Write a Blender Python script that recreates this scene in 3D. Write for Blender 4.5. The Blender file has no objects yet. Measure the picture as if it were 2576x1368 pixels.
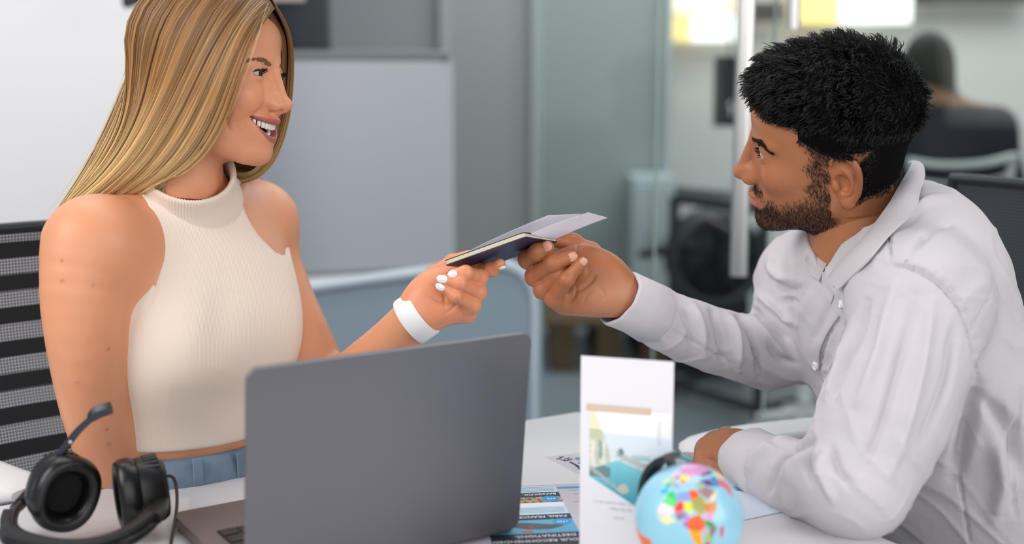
import bpy, bmesh, math, random
import numpy as np
from mathutils import Vector, Matrix

scene = bpy.context.scene
COL = scene.collection
random.seed(7); RNG = np.random.default_rng(7)

# ------------------------------------------------------------------ camera
FPX = 3200.0                      # focal length in pixels of the 2576x1368 frame
PITCH = math.radians(9.1); CZ = 1.227
cam_d = bpy.data.cameras.new('camera'); cam = bpy.data.objects.new('camera', cam_d); COL.objects.link(cam)
cam_d.sensor_fit = 'HORIZONTAL'; cam_d.sensor_width = 36.0; cam_d.lens = FPX * 36.0 / 2576.0
cam.location = (0, 0, CZ); cam.rotation_euler = (math.pi / 2 - PITCH, 0, 0)
cam_d.clip_start = 0.05; cam_d.clip_end = 60
cam_d.dof.use_dof = True; cam_d.dof.focus_distance = 1.50; cam_d.dof.aperture_fstop = 2.1
scene.camera = cam

# ------------------------------------------------------------------ world, lights, exposure
world = bpy.data.worlds.new('world'); scene.world = world; world.use_nodes = True
wn = world.node_tree.nodes; wn['Background'].inputs[0].default_value = (0.80, 0.88, 1.0, 1); wn['Background'].inputs[1].default_value = 0.27

def area(name, loc, target, sx, sy, power, color):
    d = bpy.data.lights.new(name, 'AREA'); d.shape = 'RECTANGLE'; d.size = sx; d.size_y = sy; d.energy = power; d.color = color
    o = bpy.data.objects.new(name, d); COL.objects.link(o); o.location = loc
    o.rotation_euler = (Vector(target) - Vector(loc)).to_track_quat('-Z', 'Y').to_euler()
    return o
area('right_window_light', (2.3, -0.1, 1.75), (-0.2, 1.5, 1.0), 1.6, 1.6, 33, (1.0, 0.95, 0.91))
area('front_window_light', (0.25, -1.6, 1.85), (0.0, 1.5, 1.0), 3.2, 1.9, 36, (1.0, 0.96, 0.92))
area('left_window_light', (-2.0, 0.2, 2.35), (-0.3, 1.4, 0.85), 1.7, 1.7, 50, (1.0, 0.95, 0.89))
area('ceiling_panel_light', (0.2, 1.9, 3.1), (0.2, 1.9, 0), 1.6, 1.2, 17, (1.0, 0.98, 0.95))
area('rear_room_light', (1.6, 5.4, 2.95), (1.6, 5.9, 0), 3.4, 2.0, 95, (0.97, 0.99, 1.0))
area('side_room_light', (-1.1, 2.3, 2.9), (-1.2, 3.0, 1.0), 1.2, 0.8, 14, (1.0, 0.99, 0.98))

vs = scene.view_settings
vs.view_transform = 'Standard'; vs.look = 'None'; vs.exposure = 0.08; vs.gamma = 1.0; vs.use_curve_mapping = False

# ------------------------------------------------------------------ pixel -> place helpers
_c, _s = math.cos(PITCH), math.sin(PITCH)
def at(px, py, Y):
    u = (px - 1288) / FPX; v = (684 - py) / FPX
    d = np.array([u, v * _s + _c, v * _c - _s])
    return np.array([0, 0, CZ]) + d * (Y / d[1])
def onz(px, py, z=0.74):
    u = (px - 1288) / FPX; v = (684 - py) / FPX
    d = np.array([u, v * _s + _c, v * _c - _s])
    return np.array([0, 0, CZ]) + d * ((z - CZ) / d[2])
def proj(P):
    P = np.asarray(P, float); x = P[..., 0]; y = P[..., 1]; z = P[..., 2] - CZ
    fw = y * _c - z * _s; up = y * _s + z * _c
    return np.stack([1288 + FPX * x / fw, 684 - FPX * up / fw], -1)
def nrm(v):
    v = np.asarray(v, float); return v / (np.linalg.norm(v, axis=-1, keepdims=True) + 1e-12)
def smooth01(a, b, x):
    t = np.clip((x - a) / (b - a), 0, 1); return t * t * (3 - 2 * t)
def srgb(r, g, b):
    f = lambda c: ((c / 255 + 0.055) / 1.055) ** 2.4 if c > 10.3 else c / 255 / 12.92
    return (f(r), f(g), f(b))
def catmull(pts, n):
    P = np.asarray(pts, float); m = len(P)
    Q = np.vstack([2 * P[0] - P[1], P, 2 * P[-1] - P[-2]])
    t = np.linspace(0, m - 1, n); i = np.minimum(t.astype(int), m - 2); f = (t - i)[:, None]
    p0, p1, p2, p3 = Q[i], Q[i + 1], Q[i + 2], Q[i + 3]
    return 0.5 * (2 * p1 + (p2 - p0) * f + (2 * p0 - 5 * p1 + 4 * p2 - p3) * f ** 2 + (3 * p1 - p0 - 3 * p2 + p3) * f ** 3)

# ------------------------------------------------------------------ mesh helpers
def mesh_np(name, V, faces, mat=None, parent=None, smooth=True, cols=None):
    """V (n,3); faces (m,k) int array or list of lists."""
    me = bpy.data.meshes.new(name)
    V = np.asarray(V, np.float32)
    if isinstance(faces, np.ndarray):
        m, k = faces.shape
        me.vertices.add(len(V)); me.vertices.foreach_set('co', V.ravel())
        me.loops.add(m * k); me.loops.foreach_set('vertex_index', faces.astype(np.int32).ravel())
        me.polygons.add(m); me.polygons.foreach_set('loop_start', np.arange(0, m * k, k, dtype=np.int32))
        me.polygons.foreach_set('loop_total', np.full(m, k, np.int32))
        me.update(calc_edges=True)
    else:
        me.from_pydata([tuple(map(float, v)) for v in V], [], faces); me.update()
    if smooth: me.polygons.foreach_set('use_smooth', np.ones(len(me.polygons), bool))
    if cols is not None:
        a = me.attributes.new('col', 'FLOAT_COLOR', 'POINT')
        c = np.ones((len(V), 4), np.float32); c[:, :3] = cols; a.data.foreach_set('color', c.ravel())
    o = bpy.data.objects.new(name, me); COL.objects.link(o)
    if mat: me.materials.append(mat)
    if parent: o.parent = parent
    return o
def tag(o, label=None, cat=None, group=None, kind=None):
    if label: o['label'] = label
    if cat: o['category'] = cat
    if group: o['group'] = group
    if kind: o['kind'] = kind
    return o
def empty(name, loc=(0, 0, 0), rz=0):
    o = bpy.data.objects.new(name, None); COL.objects.link(o); o.location = loc; o.rotation_euler = (0, 0, rz)
    o.empty_display_size = 0.05
    return o
def adopt(o, p):
    """parent keeping the world place (p must not be scaled)"""
    o.parent = p; o.matrix_parent_inverse = Matrix.LocRotScale(p.location, p.rotation_euler, None).inverted(); return o

class MB:
    """collects shapes into one mesh"""
    def __init__(s): s.v = []; s.f = []
    def add(s, V, F):
        n = len(s.v); s.v += [tuple(map(float, p)) for p in V]; s.f += [[i + n for i in f] for f in F]; return s
    def box(s, c, d, bev=0.0, R=None):
        bm = bmesh.new(); bmesh.ops.create_cube(bm, size=1)
        bmesh.ops.scale(bm, vec=d, verts=bm.verts)
        if bev: bmesh.ops.bevel(bm, geom=bm.edges[:], offset=bev, segments=2, affect='EDGES', profile=0.5)
        V = np.array([v.co[:] for v in bm.verts]); F = [[l.vert.index for l in f.loops] for f in bm.faces]; bm.free()
        if R is not None: V = V @ np.asarray(R).T
        return s.add(V + np.asarray(c), F)
    def tube(s, pts, rad, n=10, cap=True, flat=None, up=(0, 0, 1)):
        """sweep along pts; rad scalar or list; flat=(w,h) gives a rounded-rectangle-ish ellipse section"""
        P = np.asarray(pts, float); m = len(P); r = np.broadcast_to(np.asarray(rad, float), (m,))
        T = nrm(np.gradient(P, axis=0)); up = np.asarray(up, float)
        N = up - (T[0] @ up) * T[0]
        if np.linalg.norm(N) < 1e-4: N = np.cross(T[0], (1, 0, 0.3))
        N = nrm(N); V = []
        a = np.arange(n) * 2 * math.pi / n
        for i in range(m):
            N = nrm(N - (N @ T[i]) * T[i]); B = np.cross(T[i], N)
            ca, sa = np.cos(a), np.sin(a)
            if flat is not None:
                e = 0.5
                ca = np.sign(ca) * np.abs(ca) ** e * flat[1]; sa = np.sign(sa) * np.abs(sa) ** e * flat[0]
            V.append(P[i] + r[i] * (ca[:, None] * N + sa[:, None] * B))
        V = np.vstack(V); F = []
        for i in range(m - 1):
            for j in range(n):
                k = (j + 1) % n; F.append([i * n + j, i * n + k, (i + 1) * n + k, (i + 1) * n + j])
        if cap: F += [list(range(n))[::-1], list(range((m - 1) * n, m * n))]
        return s.add(V, F)
    def lathe(s, prof, n=32, R=None, c=(0, 0, 0)):
        V = []; F = []; m = len(prof)
        for r, z in prof:
            for j in range(n):
                a = 2 * math.pi * j / n; V.append((r * math.cos(a), r * math.sin(a), z))
        for i in range(m - 1):
            for j in range(n):
                k = (j + 1) % n; F.append([i * n + j, i * n + k, (i + 1) * n + k, (i + 1) * n + j])
        F += [list(range(n))[::-1], list(range((m - 1) * n, m * n))]
        V = np.array(V)
        if R is not None: V = V @ np.asarray(R).T
        return s.add(V + np.asarray(c), F)
    def prism(s, poly, z0, z1):
        n = len(poly); V = [(x, y, z0) for x, y in poly] + [(x, y, z1) for x, y in poly]
        F = [list(range(n))[::-1], list(range(n, 2 * n))] + [[i, (i + 1) % n, n + (i + 1) % n, n + i] for i in range(n)]
        return s.add(V, F)
    def build(s, name, mat, parent=None, smooth=False, M=None, keep=False):
        V = np.array(s.v)
        if M is not None: V = V @ np.asarray(M)[:3, :3].T + np.asarray(M)[:3, 3]
        o = mesh_np(name, V, s.f, mat, None, smooth)
        if smooth:
            o.data.set_sharp_from_angle(angle=math.radians(40))
        if parent is not None:
            if keep: adopt(o, parent)
            else: o.parent = parent
        return o
def rrect(w, h, r, n=6):
    """rounded rectangle outline centred at 0"""
    P = []
    for cx, cy, a0 in ((w / 2 - r, h / 2 - r, 0), (-w / 2 + r, h / 2 - r, 90), (-w / 2 + r, -h / 2 + r, 180), (w / 2 - r, -h / 2 + r, 270)):
        for i in range(n + 1):
            a = math.radians(a0 + 90 * i / n); P.append((cx + r * math.cos(a), cy + r * math.sin(a)))
    return P

# ------------------------------------------------------------------ sculpting: distance volumes + surface nets
class Vol:
    def __init__(s, lo, hi, h, pad=0.03):
        s.lo = np.asarray(lo, float); s.h = h; s.pad = pad
        s.n = np.ceil((np.asarray(hi) - s.lo) / h).astype(int) + 1
        s.d = np.full(s.n, 9.0, np.float32)
        s.ax = [(s.lo[i] + h * np.arange(s.n[i])).astype(np.float32) for i in range(3)]
    def like(s):
        q = Vol.__new__(Vol); q.lo, q.h, q.pad, q.n, q.ax = s.lo, s.h, s.pad, s.n, s.ax; q.d = np.full(s.n, 9.0, np.float32); return q
    def sl(s, lo, hi, k=0.0):
        p = s.pad + k
        a = np.clip(np.floor((np.asarray(lo) - p - s.lo) / s.h).astype(int), 0, s.n)
        b = np.clip(np.ceil((np.asarray(hi) + p - s.lo) / s.h).astype(int) + 1, 0, s.n)
        return tuple(slice(a[i], b[i]) for i in range(3))
    def grid(s, sl):
        return s.ax[0][sl[0]][:, None, None], s.ax[1][sl[1]][None, :, None], s.ax[2][sl[2]][None, None, :]
    def comb(s, sl, v, k, op):
        d = s.d[sl]
        if d.size == 0: return
        if op == 'u':
            if k > 0:
                h = np.maximum(k - np.abs(d - v), 0) / k; s.d[sl] = np.minimum(d, v) - h * h * k * 0.25
            else: s.d[sl] = np.minimum(d, v)
        else:
            v = -v
            if k > 0:
                h = np.maximum(k - np.abs(d - v), 0) / k; s.d[sl] = np.maximum(d, v) + h * h * k * 0.25
            else: s.d[sl] = np.maximum(d, v)
    def cap(s, a, b, ra, rb=None, k=0.0, op='u'):
        a = np.asarray(a, float); b = np.asarray(b, float); rb = ra if rb is None else rb
        m = max(ra, rb); sl = s.sl(np.minimum(a, b) - m, np.maximum(a, b) + m)
        X, Y, Z = s.grid(sl); ba = b - a; L = float(ba @ ba) + 1e-12
        dx, dy, dz = X - np.float32(a[0]), Y - np.float32(a[1]), Z - np.float32(a[2])
        t = np.clip((dx * np.float32(ba[0]) + dy * np.float32(ba[1]) + dz * np.float32(ba[2])) / np.float32(L), 0, 1)
        v = np.sqrt((dx - t * np.float32(ba[0])) ** 2 + (dy - t * np.float32(ba[1])) ** 2 + (dz - t * np.float32(ba[2])) ** 2) - (np.float32(ra) + t * np.float32(rb - ra))
        s.comb(sl, v, k, op); return s
    def chain(s, pts, rads, k=0.0, op='u', sub=0, kin=None):
        """a limb: consecutive tapered capsules, blended into the rest once (kin = blend of first link only)"""
        pts = [np.asarray(p, float) for p in pts]
        if sub:
            n = (len(pts) - 1) * sub + 1
            rads = catmull(np.array(rads, float)[:, None], n)[:, 0]; pts = list(catmull(pts, n))
        P = np.array(pts); m = max(rads)
        sl = s.sl(P.min(0) - m, P.max(0) + m); X, Y, Z = s.grid(sl)
        best = None
        for i in range(len(pts) - 1):
            a, b, ra, rb = pts[i], pts[i + 1], rads[i], rads[i + 1]
            ba = (b - a).astype(np.float32); L = np.float32(ba @ ba + 1e-12)
            dx, dy, dz = X - np.float32(a[0]), Y - np.float32(a[1]), Z - np.float32(a[2])
            t = np.clip((dx * ba[0] + dy * ba[1] + dz * ba[2]) / L, 0, 1)
            v = np.sqrt((dx - t * ba[0]) ** 2 + (dy - t * ba[1]) ** 2 + (dz - t * ba[2]) ** 2) - (np.float32(ra) + t * np.float32(rb - ra))
            best = v if best is None else np.minimum(best, v)
        s.comb(sl, best, k, op); return s
    def ell(s, c, r, k=0.0, op='u', R=None):
        c = np.asarray(c, float); r = np.asarray(r, float) * np.ones(3); m = r.max() if R is not None else r
        sl = s.sl(c - m, c + m); X, Y, Z = s.grid(sl)
        dx, dy, dz = X - np.float32(c[0]), Y - np.float32(c[1]), Z - np.float32(c[2])
        if R is not None:
            R = np.asarray(R, np.float32)      # columns = axes
            dx, dy, dz = (dx * R[0, i] + dy * R[1, i] + dz * R[2, i] for i in range(3))
        r = r.astype(np.float32)
        k0 = np.sqrt((dx / r[0]) ** 2 + (dy / r[1]) ** 2 + (dz / r[2]) ** 2)
        k1 = np.sqrt((dx / r[0] ** 2) ** 2 + (dy / r[1] ** 2) ** 2 + (dz / r[2] ** 2) ** 2) + np.float32(1e-9)
        s.comb(sl, k0 * (k0 - 1) / k1, k, op); return s
    def half(s, p, n, k=0.0):
        """keep the side n points away from"""
        p = np.asarray(p, float); n = nrm(n); sl = tuple(slice(0, q) for q in s.n); X, Y, Z = s.grid(sl)
        v = -((X - p[0]) * n[0] + (Y - p[1]) * n[1] + (Z - p[2]) * n[2])
        s.comb(sl, v.astype(np.float32), k, 's'); return s
    def mesh(s, iso=0.0, smooth=1):
        d = s.d - iso; sg = d < 0
        c = np.zeros(tuple(s.n - 1), np.uint8)
        for i in (0, 1):
            for j in (0, 1):
                for k in (0, 1):
                    c += sg[i:s.n[0] - 1 + i, j:s.n[1] - 1 + j, k:s.n[2] - 1 + k]
        act = (c > 0) & (c < 8); I = np.argwhere(act)
        cid = np.full(act.shape, -1, np.int32); cid[act] = np.arange(len(I), dtype=np.int32)
        offs = np.array([(i, j, k) for i in (0, 1) for j in (0, 1) for k in (0, 1)])
        val = np.stack([d[I[:, 0] + o[0], I[:, 1] + o[1], I[:, 2] + o[2]] for o in offs], 1).astype(np.float64)
        acc = np.zeros((len(I), 3)); cnt = np.zeros(len(I))
        for a in range(8):
            for b in range(a + 1, 8):
                if np.abs(offs[a] - offs[b]).sum() != 1: continue
                va, vb = val[:, a], val[:, b]; m = (va < 0) != (vb < 0)
                t = np.where(m, va / np.where(m, va - vb, 1), 0); t = np.clip(t, 0, 1)
                acc += m[:, None] * (offs[a] + t[:, None] * (offs[b] - offs[a])); cnt += m
        V = s.lo + (I + acc / cnt[:, None]) * s.h
        Fs = []
        for ax in range(3):
            n1 = [slice(None)] * 3; n2 = [slice(None)] * 3; n1[ax] = slice(0, -1); n2[ax] = slice(1, None)
            e = sg[tuple(n1)] != sg[tuple(n2)]
            b, cc = [q for q in range(3) if q != ax]
            E = np.argwhere(e)
            ok = (E[:, b] > 0) & (E[:, cc] > 0) & (E[:, b] < s.n[b] - 1) & (E[:, cc] < s.n[cc] - 1); E = E[ok]
            ins = sg[E[:, 0], E[:, 1], E[:, 2]]
            q = []
            for ob, oc in ((-1, -1), (0, -1), (0, 0), (-1, 0)):
                T = E.copy(); T[:, b] += ob; T[:, cc] += oc; q.append(cid[T[:, 0], T[:, 1], T[:, 2]])
            Q = np.stack(q, 1)
            flip = ins if ax != 1 else ~ins
            Q[~flip] = Q[~flip][:, ::-1]
            Fs.append(Q)
        F = np.vstack(Fs)
        for _ in range(smooth): V = laplace(V, F, 0.5)
        return V, F
def push_out(P, vol, margin, fwd=lambda p: p, inv=lambda p: p, it=5):
    """moves points that sit inside vol (or closer than margin) out along its gradient"""
    P = np.array(P, float); sh = P.shape; Q = fwd(P.reshape(-1, 3)); d = vol.d; n = vol.n
    mg = np.broadcast_to(np.asarray(margin, float), sh[:-1]).ravel()
    for _ in range(it):
        I = np.clip(np.round((Q - vol.lo) / vol.h).astype(int), 2, n - 3); val = d[I[:, 0], I[:, 1], I[:, 2]]
        g = np.stack([d[I[:, 0] + 2, I[:, 1], I[:, 2]] - d[I[:, 0] - 2, I[:, 1], I[:, 2]], d[I[:, 0], I[:, 1] + 2, I[:, 2]] - d[I[:, 0], I[:, 1] - 2, I[:, 2]], d[I[:, 0], I[:, 1], I[:, 2] + 2] - d[I[:, 0], I[:, 1], I[:, 2] - 2]], 1)
        inside = ((Q > vol.lo) & (Q < vol.lo + (n - 1) * vol.h)).all(1) & (np.abs(g).max(1) < 4 * vol.h * 2)
        k = inside & (val < mg); Q[k] += nrm(g[k]) * (mg[k] - val[k])[:, None]
    return inv(Q).reshape(sh)
def laplace(V, F, w):
    acc = np.zeros_like(V); cnt = np.zeros(len(V))
    for i in range(4):
        a, b = F[:, i], F[:, (i + 1) % 4]
        for ax in range(3):
            acc[:, ax] += np.bincount(a, V[b, ax], len(V)) + np.bincount(b, V[a, ax], len(V))
        cnt += np.bincount(a, minlength=len(V)) + np.bincount(b, minlength=len(V))
    return V + w * (acc / np.maximum(cnt, 1)[:, None] - V)
def vnormals(V, F):
    n = np.cross(V[F[:, 2]] - V[F[:, 0]], V[F[:, 3]] - V[F[:, 1]]); N = np.zeros_like(V)
    for i in range(4):
        for ax in range(3): N[:, ax] += np.bincount(F[:, i], n[:, ax], len(V))
    return nrm(N)
def join(parts):
    """one mesh; each later piece shares a vertex with the earlier ones where their surfaces cross"""
    V = []; F = []; C = []; n = 0
    for v, f, c in parts:
        f = f + n
        if n:
            A = np.vstack(V); lo, hi = v.min(0) - 0.004, v.max(0) + 0.004; k = np.where(((A > lo) & (A < hi)).all(1))[0]
            k = k[:: max(1, len(k) // 6000)]; best = (9, 0, 0)
            for i0 in range(0, len(k), 400):
                kk = k[i0:i0 + 400]; vv = v[::12]; d = ((A[kk][:, None] - vv[None, ::1][:, ::max(1, len(vv) // 3000)]) ** 2).sum(2); j = np.unravel_index(d.argmin(), d.shape)
                if d[j] < best[0]: best = (d[j], kk[j[0]], n + 12 * max(1, len(vv) // 3000) * j[1])
            f = np.where(f == best[2], best[1], f)
        V.append(v); F.append(f); C.append(c); n += len(v)
    return np.vstack(V), np.vstack(F), np.vstack(C)
def seg_dist(Q, P):
    """distance of points Q (n,d) to polyline P (m,d), and the parameter 0..1 along it"""
    best = np.full(len(Q), 1e9); par = np.zeros(len(Q)); m = len(P) - 1
    for i in range(m):
        a, b = P[i], P[i + 1]; ba = b - a; t = np.clip(((Q - a) @ ba) / (ba @ ba + 1e-12), 0, 1)
        d = np.linalg.norm(Q - a - t[:, None] * ba, axis=1); k = d < best
        best[k] = d[k]; par[k] = (i + t[k]) / m
    return best, par
def folds(V, F, lst, toward=True):
    """creases and swells: list of (points[(px,py)], amplitude m, width px)"""
    N = vnormals(V, F); Q = proj(V)
    view = nrm(np.array([0, 0, CZ]) - V); fac = np.clip((N * view).sum(1) * 2.5, 0, 1) if toward else 1.0
    D = np.zeros(len(V))
    for pts, amp, w in lst:
        P = catmull(np.array(pts, float), max(len(pts) * 4, 6)); lo = P.min(0) - 3 * w; hi = P.max(0) + 3 * w
        k = np.where(((Q > lo) & (Q < hi)).all(1))[0]
        if len(k) == 0: continue
        d, t = seg_dist(Q[k], P); D[k] += amp * np.exp(-(d / w) ** 2) * np.sin(np.clip(t, 0.02, 0.98) * math.pi) ** 0.5
    return V + N * (D * fac)[:, None]
def strands(name, C, rad, mat, parent=None, cols=None, sides=3, tip=0.25):
    """C (n,s,3) strand points -> one mesh of thin tapered prisms"""
    C = np.asarray(C, float); n, m, _ = C.shape
    T = nrm(np.gradient(C, axis=1)); up = nrm(RNG.normal(size=(n, 1, 3)))
    B = nrm(np.cross(T, up)); N = np.cross(T, B)
    r = np.broadcast_to(np.asarray(rad, float).reshape(-1, 1), (n, m)) * np.interp(np.linspace(0, 1, m), [0, 0.75, 1], [1, 0.9, tip])[None]
    V = []
    for j in range(sides):
        a = 2 * math.pi * j / sides; V.append(C + r[..., None] * (math.cos(a) * B + math.sin(a) * N))
    V = np.stack(V, 2).reshape(-1, 3)
    i0 = (np.arange(n)[:, None] * m + np.arange(m - 1)[None]) * sides
    Fs = []
    for j in range(sides):
        k = (j + 1) % sides; Fs.append(np.stack([i0 + j, i0 + k, i0 + sides + k, i0 + sides + j], -1).reshape(-1, 4))
    F = np.vstack(Fs)
    cv = None
    if cols is not None:
        cols = np.asarray(cols, float)
        if cols.ndim == 2: cols = np.repeat(cols[:, None], m, 1)
        cv = np.repeat(cols.reshape(n * m, 1, 3), sides, 1).reshape(-1, 3)
    o = mesh_np(name, V, F, mat, parent, True, cv); o['kind'] = 'stuff'
    return o

# ------------------------------------------------------------------ materials
MATS = {}
def mat(name, col, rough=0.5, metal=0.0, bump=None, spec=0.5, noise=None, emit=None, sss=0.0, attr=False, sheen=0.0, coat=0.0, alpha=1.0, trans=0.0, bump_img=None):
    """bump=(scale, strength); noise=(scale, amount) varies the value a little"""
    if name in MATS: return MATS[name]
    m = bpy.data.materials.new(name); m.use_nodes = True; nt = m.node_tree; p = nt.nodes['Principled BSDF']; L = nt.links
    p.inputs['Base Color'].default_value = (*col, 1); p.inputs['Roughness'].default_value = rough; p.inputs['Metallic'].default_value = metal
    p.inputs['Specular IOR Level'].default_value = spec
    p.inputs['Sheen Weight'].default_value = sheen; p.inputs['Coat Weight'].default_value = coat; p.inputs['Alpha'].default_value = alpha
    p.inputs['Transmission Weight'].default_value = trans
    if sss:
        p.inputs['Subsurface Weight'].default_value = sss; p.inputs['Subsurface Radius'].default_value = (1.0, 0.35, 0.2); p.inputs['Subsurface Scale'].default_value = 0.006
    tc = nt.nodes.new('ShaderNodeTexCoord')
    src = None
    if attr:
        a = nt.nodes.new('ShaderNodeAttribute'); a.attribute_name = 'col'; src = a.outputs['Color']
        L.new(src, p.inputs['Base Color'])
    if noise:
        nz = nt.nodes.new('ShaderNodeTexNoise'); nz.inputs['Scale'].default_value = noise[0]; nz.inputs['Detail'].default_value = 4; L.new(tc.outputs['Object'], nz.inputs['Vector'])
        mr = nt.nodes.new('ShaderNodeMapRange'); mr.inputs[3].default_value = 1 - noise[1]; mr.inputs[4].default_value = 1 + noise[1]; L.new(nz.outputs['Fac'], mr.inputs[0])
        mx = nt.nodes.new('ShaderNodeMix'); mx.data_type = 'RGBA'; mx.blend_type = 'MULTIPLY'; mx.inputs[0].default_value = 1
        if src: L.new(src, mx.inputs[6])
        else: mx.inputs[6].default_value = (*col, 1)
        L.new(mr.outputs[0], mx.inputs[7]); L.new(mx.outputs[2], p.inputs['Base Color'])
    if bump:
        nz = nt.nodes.new('ShaderNodeTexNoise'); nz.inputs['Scale'].default_value = bump[0]; nz.inputs['Detail'].default_value = 3; L.new(tc.outputs['Object'], nz.inputs['Vector'])
        b = nt.nodes.new('ShaderNodeBump'); b.inputs['Strength'].default_value = bump[1]; b.inputs['Distance'].default_value = 0.002; L.new(nz.outputs['Fac'], b.inputs['Height']); L.new(b.outputs[0], p.inputs['Normal'])
    if emit:
        p.inputs['Emission Color'].default_value = (*emit[0], 1); p.inputs['Emission Strength'].default_value = emit[1]
    MATS[name] = m
    return m
def wave_bump(m, scale, strength, direction='X', dist=0.0006):
    nt = m.node_tree; p = nt.nodes['Principled BSDF']; tc = nt.nodes.new('ShaderNodeTexCoord')
    w = nt.nodes.new('ShaderNodeTexWave'); w.bands_direction = direction; w.inputs['Scale'].default_value = scale
    nt.links.new(tc.outputs['Object'], w.inputs['Vector'])
    b = nt.nodes.new('ShaderNodeBump'); b.inputs['Strength'].default_value = strength; b.inputs['Distance'].default_value = dist
    nt.links.new(w.outputs['Fac'], b.inputs['Height']); nt.links.new(b.outputs[0], p.inputs['Normal'])
    return m

# ================================================================== ROOM
M_FLOOR = mat('grey_floor', srgb(128, 136, 142), 0.35, noise=(3, 0.06))
M_WHITE = mat('white_wall_paint', srgb(226, 226, 230), 0.8, bump=(60, 0.05))
M_GREYW = mat('grey_green_wall_panel', srgb(150, 158, 158), 0.6, noise=(1.2, 0.05))
M_PALEW = mat('pale_wall_paint', srgb(214, 212, 208), 0.8)
M_ALU = mat('brushed_aluminium', srgb(205, 205, 205), 0.32, 0.85)
M_BLK = mat('black_metal', (0.012, 0.013, 0.015), 0.5)
M_BOARD = mat('whiteboard_enamel', srgb(176, 180, 188), 0.35)
M_WHITEP = mat('white_plastic', srgb(226, 226, 230), 0.4)
def struct(name, mb, m, smooth=False): return tag(mb.build(name, m, None, smooth), kind='structure')
struct('floor', MB().box((0.4, 3.2, -0.02), (9.5, 10.0, 0.04)), M_FLOOR)
struct('wall_back', MB().box((1.4, 7.6, 1.5), (7.0, 0.08, 3.0)), M_PALEW)
struct('wall_left', MB().box((-1.72, 3.05, 1.5), (2.1, 0.08, 3.0), R=np.array(Matrix.Rotation(math.radians(8), 3, 'Z'))), M_WHITE)
struct('wall_right', MB().box((4.8, 3.2, 1.5), (0.08, 9.0, 3.0)), M_PALEW)
# fixed partition panels behind the whiteboard, each a panel of its own
part_root = empty('wall_partition'); tag(part_root, kind='structure')
def xpx(px, Y): return (px - 1288) / FPX * Y * 1.0127
for a, b in ((680, 1112), (1135, 1345), (1352, 1662)):
    x0, x1 = xpx(a, 6.2), xpx(b, 6.2)
    MB().box(((x0 + x1) / 2, 6.2, 1.45), (x1 - x0, 0.03, 2.9), 0.004).build('partition_panel', M_GREYW, part_root)
for a in (1123, 1348, 1668):
    MB().box((xpx(a, 6.16), 6.16, 1.45), (0.045, 0.05, 2.9), 0.004).build('partition_post', mat('pale_post', srgb(166, 174, 174), 0.5), part_root)

# glass front with the pull-handle door
def glass_mat(name, tint, refl):
    m = bpy.data.materials.new(name); m.use_nodes = True; nt = m.node_tree; nt.nodes.remove(nt.nodes['Principled BSDF'])
    out = nt.nodes['Material Output']; t = nt.nodes.new('ShaderNodeBsdfTransparent'); t.inputs[0].default_value = (*tint, 1)
    gl = nt.nodes.new('ShaderNodeBsdfGlossy'); gl.inputs['Roughness'].default_value = 0.05; mx = nt.nodes.new('ShaderNodeMixShader'); mx.inputs[0].default_value = refl
    nt.links.new(t.outputs[0], mx.inputs[1]); nt.links.new(gl.outputs[0], mx.inputs[2]); nt.links.new(mx.outputs[0], out.inputs[0]); return m
M_GLASS = glass_mat('clear_glass', (0.90, 0.94, 0.93), 0.008)
M_GEDGE = mat('glass_edge_green', srgb(150, 166, 160), 0.2)
GY = 2.55
def pane(name, a, b, kind_parent):
    x0, x1 = xpx(a, GY), xpx(b, GY); o = MB().box(((x0 + x1) / 2, GY, 1.30), (x1 - x0, 0.010, 2.6)).build(name, M_GLASS, kind_parent)
    return o
d1_ = empty('door_1'); tag(d1_, kind='structure')
pane('glass_pane', 1650, 1925, d1_)
MB().box((xpx(1646, GY), GY, 1.30), (0.004, 0.012, 2.6)).build('glass_edge', M_GEDGE, d1_)
hx = xpx(1858, GY - 0.07); hb = at(1856, 693, GY - 0.07)[2]
h_ = MB().tube([(hx, GY - 0.07, hb), (hx, GY - 0.07, 2.05)], 0.0165, 16, flat=(1.0, 0.9)).build('pull_handle', M_ALU, d1_, True)
for zz in (hb + 0.10, 1.95): MB().tube([(hx, GY - 0.07, zz), (hx, GY, zz)], 0.008, 10).build('handle_mount', M_ALU, d1_, True)
d2_ = empty('window_1'); tag(d2_, kind='structure')
pane('glass_pane', 1935, 2900, d2_)
MB().box((xpx(1930, GY), GY, 1.30), (0.004, 0.012, 2.6)).build('glass_edge', M_GEDGE, d2_)
h2 = xpx(1975, GY - 0.06); MB().tube([(h2, GY - 0.06, at(1975, 75, GY)[2]), (h2, GY - 0.06, 2.05)], 0.0125, 14).build('pull_handle', M_ALU, d2_, True)
d3_ = empty('window_2'); tag(d3_, kind='structure'); pane('glass_pane', 1352, 1642, d3_)

# lit windows high in the rear room
M_SKYLIT = mat('daylight_window_pane', (1, 1, 1), 0.5, emit=((1.0, 0.97, 0.90), 1.15)); M_YEL = mat('yellow_lit_pane', (1, 0.8, 0.2), 0.5, emit=((1.0, 0.70, 0.32), 0.85)); M_PEACH = mat('peach_lit_pane', (1, 0.8, 0.6), 0.5, emit=((1.0, 0.80, 0.62), 1.1))
def lit(name, rects, Y, wname):
    r = empty(wname); tag(r, kind='structure')
    for i, (a, b, c, d, m) in enumerate(rects):
        p, q = at(a, c, Y), at(b, d, Y); MB().box(((p[0] + q[0]) / 2, Y, (p[2] + q[2]) / 2), (q[0] - p[0], 0.02, p[2] - q[2])).build('lit_pane', m, r)
    return r
lit('w', [(1740, 1850, 38, 104, M_SKYLIT), (1690, 1735, 38, 104, M_YEL), (1684, 1850, -60, 32, M_PEACH)], 7.4, 'window_3')
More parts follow.
